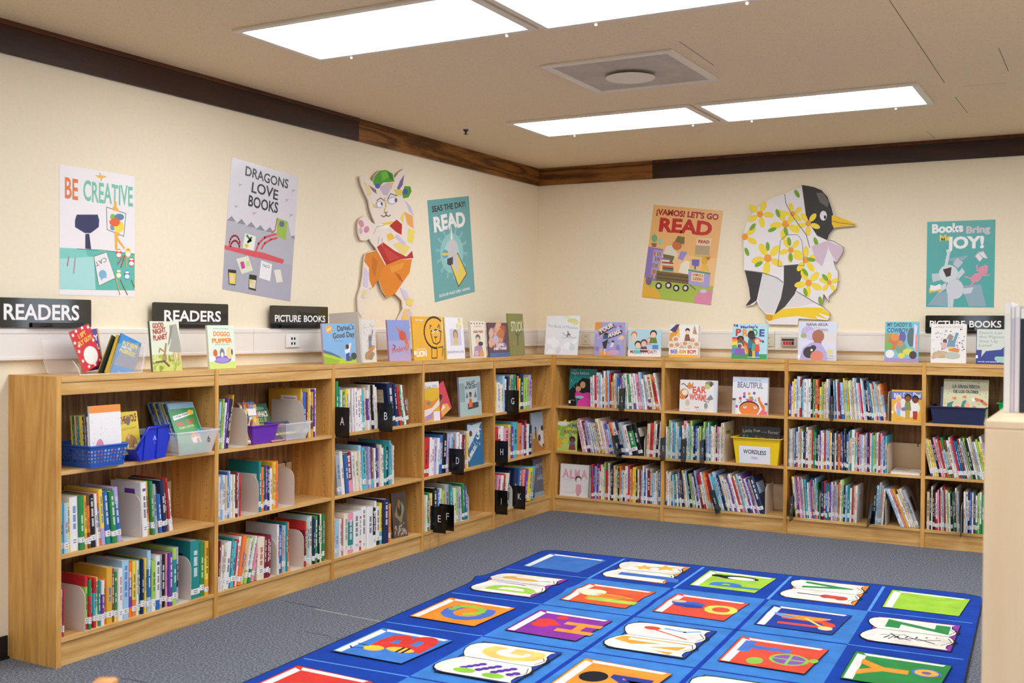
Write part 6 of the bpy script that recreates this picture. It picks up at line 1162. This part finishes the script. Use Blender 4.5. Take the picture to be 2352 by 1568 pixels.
def closed(col, sk=.03):
    O = [(-.215, -.17), (.185, -.20), (.215, .17 + sk), (.19, .205), (-.20, .205)]
    A.poly(O, '1c1a24'); A.poly([(-.2115, -.1665), (.182, -.1965), (.2115, .169 + sk), (.1885, .2015), (-.1975, .2015)], col)
    A.poly([(-.19, .155), (.165, .15), (.183, .19), (-.188, .192)], 'eee9e0'); A.poly([(.168, .15), (.155, -.165), (.18, -.175), (.2, .165)], 'eee9e0')
def opened(col):
    A.poly([(-.245, -.18), (.245, -.19), (.235, .2), (-.235, .19)], '17151c'); A.poly([(-.24, -.175), (.24, -.185), (.23, .195), (-.23, .185)], col)
    for s in (-1, 1):
        P = [(0, -.150), (.04 * s, -.172), (.08 * s, -.178), (.12 * s, -.168), (.16 * s, -.152), (.20 * s, -.152), (.225 * s, -.165), (.225 * s, .145), (.215 * s, .185), (.19 * s, .212), (.155 * s, .225), (.11 * s, .222), (.06 * s, .205), (.02 * s, .182), (0, .168)]
        A.poly([(a * 1.03, b * 1.03) for a, b in P], '17151c'); A.poly(P, 'eae5d8'); A.line([(.02 * s, -.165), (.09 * s, -.195), (.15 * s, -.155)], .006, '17151c'); A.line([(.03 * s, -.15), (.09 * s, -.17), (.16 * s, -.13)], .004, '17151c')
    A.line([(0, -.155), (0, .17)], .005, '17151c')
def L(ch, a, b, wd, ht, c, bold=2): A.text(ch, (a - wd / 2, b - ht / 2), (a + wd / 2, b - ht / 2), ht, c, bold)
cell(0, 0); closed('3b72bd')
cell(1, 0); opened('ec8a2c'); L('J', -.11, .0, .09, .26, '3f70bc'); A.poly(star(.1, .06, .07, 1, 5), 'efb04a'); A.poly(star(.14, -.06, .08, 1, 5), 'efb04a')
cell(2, 0); closed('a3cc3c'); L('P', -.1, -.03, .1, .26, '3f78c0'); A.ell(.09, .0, .05, .12, '17151c'); A.ell(.08, -.02, .035, .08, 'f0ece4'); A.ell(.1, .12, .03, .04, '17151c')
cell(3, 0); opened('ec8a2c'); L('V', .115, .02, .13, .24, '2f8a48'); A.ell(-.11, -.05, .035, .07, 'cf4a38'); A.ell(-.12, -.09, .045, .035, 'cf4a38'); A.ell(-.11, -.01, .04, .03, 'cf4a38'); A.line([(-.11, .0), (-.1, .14)], .016, '4a4460')
cell(4, 0); closed('9cc83a')
cell(0, 1); opened('8a35a0'); L('D', -.115, .0, .13, .26, 'a3cc4a'); A.ell(.11, .03, .035, .09, 'e0ae4a'); A.ell(.12, .12, .04, .04, 'e0ae4a'); A.line([(.1, -.04), (.14, -.12)], .012, 'c98a2c')
cell(1, 1); closed('dd5a30'); A.poly([(-.02, -.16), (.04, .1), (-.12, .1)], 'f0963c'); A.ell(.02, .1, .07, .075, 'efe0b8'); L('I', -.1, -.05, .08, .24, 'a9c94a')
cell(2, 1); closed('df4d38'); L('O', -.02, -.1, .17, .15, 'c9cf5a'); A.ell(.02, .08, .05, .09, '3f5fb4'); A.ell(.05, .14, .03, .04, 'd8b48a'); A.ell(-.02, .07, .03, .08, '2f4496')
cell(3, 1); closed('1f3d96'); L('U', -.06, -.02, .14, .24, 'd84a34'); A.ell(.06, .02, .08, .14, 'e8923a', a0=90, a1=270); A.ell(.06, .06, .06, .1, '4d8fd0', a0=80, a1=200); A.line([(.02, .0), (-.1, -.1)], .016, 'ecd06a'); A.ell(-.12, -.12, .035, .035, 'ecd88a')
cell(4, 1); opened('8a35a0'); L('Z', .115, .0, .14, .26, '2f8a48'); A.line([(-.06, .1), (-.14, .05), (-.1, -.02), (-.15, -.1)], .008, '17151c'); A.line([(-.1, .14), (-.06, .04), (-.13, -.03), (-.08, -.12)], .006, '17151c'); A.line([(-.16, .1), (-.1, .08), (-.15, .0)], .006, '17151c')
for k in range(6): A.line([(-.15 + .02 * k, .12 - .045 * k), (-.1 + .01 * k, .1 - .04 * k)], .008, '17151c')
cell(0, 2); closed('f08c28'); L('C', -.03, -.02, .24, .24, '4a6fc0');
for k in range(9): A.ell(.03 + .07 * math.cos(math.radians(100 - k * 32)), .0 + .08 * math.sin(math.radians(100 - k * 32)), .022, .022, '8cc43c')
cell(1, 2); closed('8a2f9a'); A.ell(-.03, .09, .045, .05, 'e03a34'); A.ell(.03, .09, .045, .05, 'e03a34'); A.poly([(-.07, .075), (.07, .075), (0, -.0)], 'e03a34'); A.ell(.12, .04, .03, .03, 'e03a34'); L('H', -.02, -.1, .19, .17, 'f0963c', 2)
cell(2, 2); opened('1f3d96'); A.poly([(-.22, -.1), (-.1, .2), (-.03, .18), (-.03, -.15)], 'eea23c'); L('N', -.115, .0, .15, .26, 'f3e9d6'); A.line([(.04, -.1), (.15, .12)], .012, 'd8503a'); A.ell(.15, .1, .03, .04, 'd8503a'); A.line([(.17, .04), (.15, -.06), (.19, -.12)], .02, '7fa0d8')
cell(3, 2); closed('de4f38'); L('T', .07, .06, .16, .2, '4a74c4'); A.ell(-.05, -.07, .085, .085, '8fc04a'); A.ell(-.05, -.07, .07, .07, '8a55a8'); A.line([(-.05, -.14), (-.05, .0)], .012, '8fc04a'); A.line([(-.12, -.07), (.02, -.07)], .012, '8fc04a'); A.ell(-.13, .06, .05, .035, '8fc04a'); A.ell(-.02, -.17, .03, .02, '8fc04a')
cell(4, 2); closed('2f8a42'); L('Y', .0, .06, .18, .18, 'ee9a34'); A.ell(.03, -.11, .06, .06, '4a78c4'); A.ell(.03, -.11, .048, .048, 'ecb44a'); A.ell(.03, -.11, .02, .02, '8a5a9a')
cell(0, 3); closed('3f7cc8'); L('B', .05, -.03, .24, .24, 'd8382c'); A.ell(-.08, .06, .04, .05, 'efc23a'); A.ell(-.05, -.06, .035, .07, 'efc23a'); A.line([(-.085, -.06), (-.015, -.06)], .014, '17151c'); A.line([(-.085, -.09), (-.015, -.09)], .014, '17151c'); A.line([(-.1, .1), (-.12, .15), (-.1, .17)], .008, '17151c'); A.line([(-.06, .1), (-.05, .16)], .008, '17151c')
cell(1, 3); opened('1f3d96'); L('G', .115, .0, .17, .26, 'efc76a')
for k in range(14): A.ell(-.1 + .024 * ((k * 5) % 4 - 1.5), .1 - .018 * k, .018, .018, '5a2f9a')
A.ell(-.17, .08, .03, .05, '8cc43c'); A.ell(-.18, -.06, .03, .05, '8cc43c')
cell(2, 3); closed('ee9030'); A.ell(.0, .08, .07, .06, '17151c'); L('M', -.03, -.07, .2, .16, '2a3a8a')
cell(3, 3); opened('2f8a42'); L('S', -.115, 0, .14, .24, 'd8382c')
cell(4, 3); closed('8a2f9a'); L('X', 0, 0, .2, .2, 'efc76a')
for ci, ri, ch, col, c2 in ((0, 4, 'A', 'd8382c', 'efc76a'), (1, 4, 'F', '2f8a42', 'efc76a'), (2, 4, 'L', '8a2f9a', 'a3cc4a'), (3, 4, 'R', 'ee9030', '3f70bc'), (4, 4, 'W', '3f7cc8', 'efc76a'), (1, 5, 'E', 'ee9030', '3f70bc'), (2, 5, 'K', 'a3cc3c', '3f70bc'), (3, 5, 'Q', 'd8382c', 'efc76a'), (0, 5, '', '9cc83a', ''), (4, 5, '', '3b72bd', '')):
    cell(ci, ri); closed(col)
    if ch: L(ch, 0, -.02, .2, .2, c2)
o = A.build('printed_pattern', M['rug'], t); bm = bmesh.new(); bm.from_mesh(o.data)
for k in range(26):
    c = .70 + .018 * k; bmesh.ops.bisect_plane(bm, geom=bm.verts[:] + bm.edges[:] + bm.faces[:], plane_co=(0, c, 0), plane_no=(0, 1, 0))
for v in bm.verts: v.co = rugp(v.co.x, v.co.y, v.co.z)
bm.to_mesh(o.data); bm.free()

# ------------------------------------------------------------------ near maple bookcase with large thin books on top
t = thing('bookcase', 'pale maple bookcase end panel close to the camera, large books on top', 'bookcase', T(3.90, -5.006, 0)); Wd, Ln = .60, 1.9
m = MB(); m.box((0, 0, 0), (Wd, .025, H - .0205)); m.build('end_panel', M['maple'], t, bevel=.003)
m = MB(); m.box((0, Ln - .025, 0), (Wd, Ln, H - .0205)); m.build('end_panel', M['maple'], t, bevel=.003)
m = MB(); m.box((0, 0, H - .02), (Wd, Ln, H)); m.build('top_board', M['maple'], t, bevel=.003)
m = MB(); m.box((Wd / 2 - .008, .0255, .0), (Wd / 2 + .008, Ln - .0255, H - .021)); m.build('back_panel', M['maple'], t)
for z in (.1, .47, .83):
    for a, b in ((.004, Wd / 2 - .0085), (Wd / 2 + .0085, Wd - .004)):
        m = MB(); m.box((a, .0255, z - .02), (b, Ln - .0255, z)); m.build('shelf', M['maple'], t)
BK = [('e6e4e0', .016, .30, 'white spine with a pale edge, first'), ('c9c4cf', .008, .287, 'pale grey spine, second'), ('d9d4da', .012, .29, 'off-white spine, third'), ('232c3a', .013, .286, 'dark slate spine, fourth'), ('b5ae7a', .009, .295, 'olive spine, fifth'), ('1c1d22', .018, .298, 'thick black spine with a yellow top, sixth')]
x = .016
for c, th_, ht, lb in BK:
    tt = thing('large_book', 'large thin book with ' + lb + ' on the maple bookcase', 'book', T(3.90 + x, -4.69, H + .0005), 'large books on the maple bookcase')
    m = MB(); m.box((0, 0, 0), (.0018, .24, ht), hx(c)); m.box((th_ - .0018, 0, 0), (th_, .24, ht), hx(c)); m.box((.0018, 0, 0), (th_ - .0018, .002, ht), hx(c)); m.box((.0005, -.0006, ht - .03), (th_ - .0005, -.0001, ht - .001), hx('e8c23c' if 'yellow' in lb else 'eeece8')); m.build('cover', M['print'], tt)
    m = MB(); m.box((.0022, .0025, .003), (th_ - .0022, .236, ht - .003), hx('e6e0d4')); m.build('page_block', M['matte'], tt); x += th_ + .0012

# ------------------------------------------------------------------ small wooden chair, only the tip of its back post is in view
t = thing('chair', 'wooden chair with only the top of a back post showing above the carpet', 'chair', T(2.56, -6.56, 0) @ RZ(math.radians(-62)))
beech = wood('beech', 'b9793a', 'd79a58', 2, rough=.4)
for a, b, h in ((-.0, 0, .797), (.36, 0, .797), (.0, -.36, .43), (.36, -.36, .43)):
    m = MB(); m.box((a - .018, b - .02, 0), (a + .018, b + .02, h)); m.build('leg', beech, t, bevel=.007)
m = MB(); m.box((-.02, -.4, .43), (.38, .03, .455)); m.build('seat', mat('pale_green_seat', 'cfd39a', .5), t, bevel=.008)
for z in (.60, .70): m = MB(); m.box((.018, -.01, z), (.342, .01, z + .06)); m.build('back_rail', beech, t, bevel=.004)
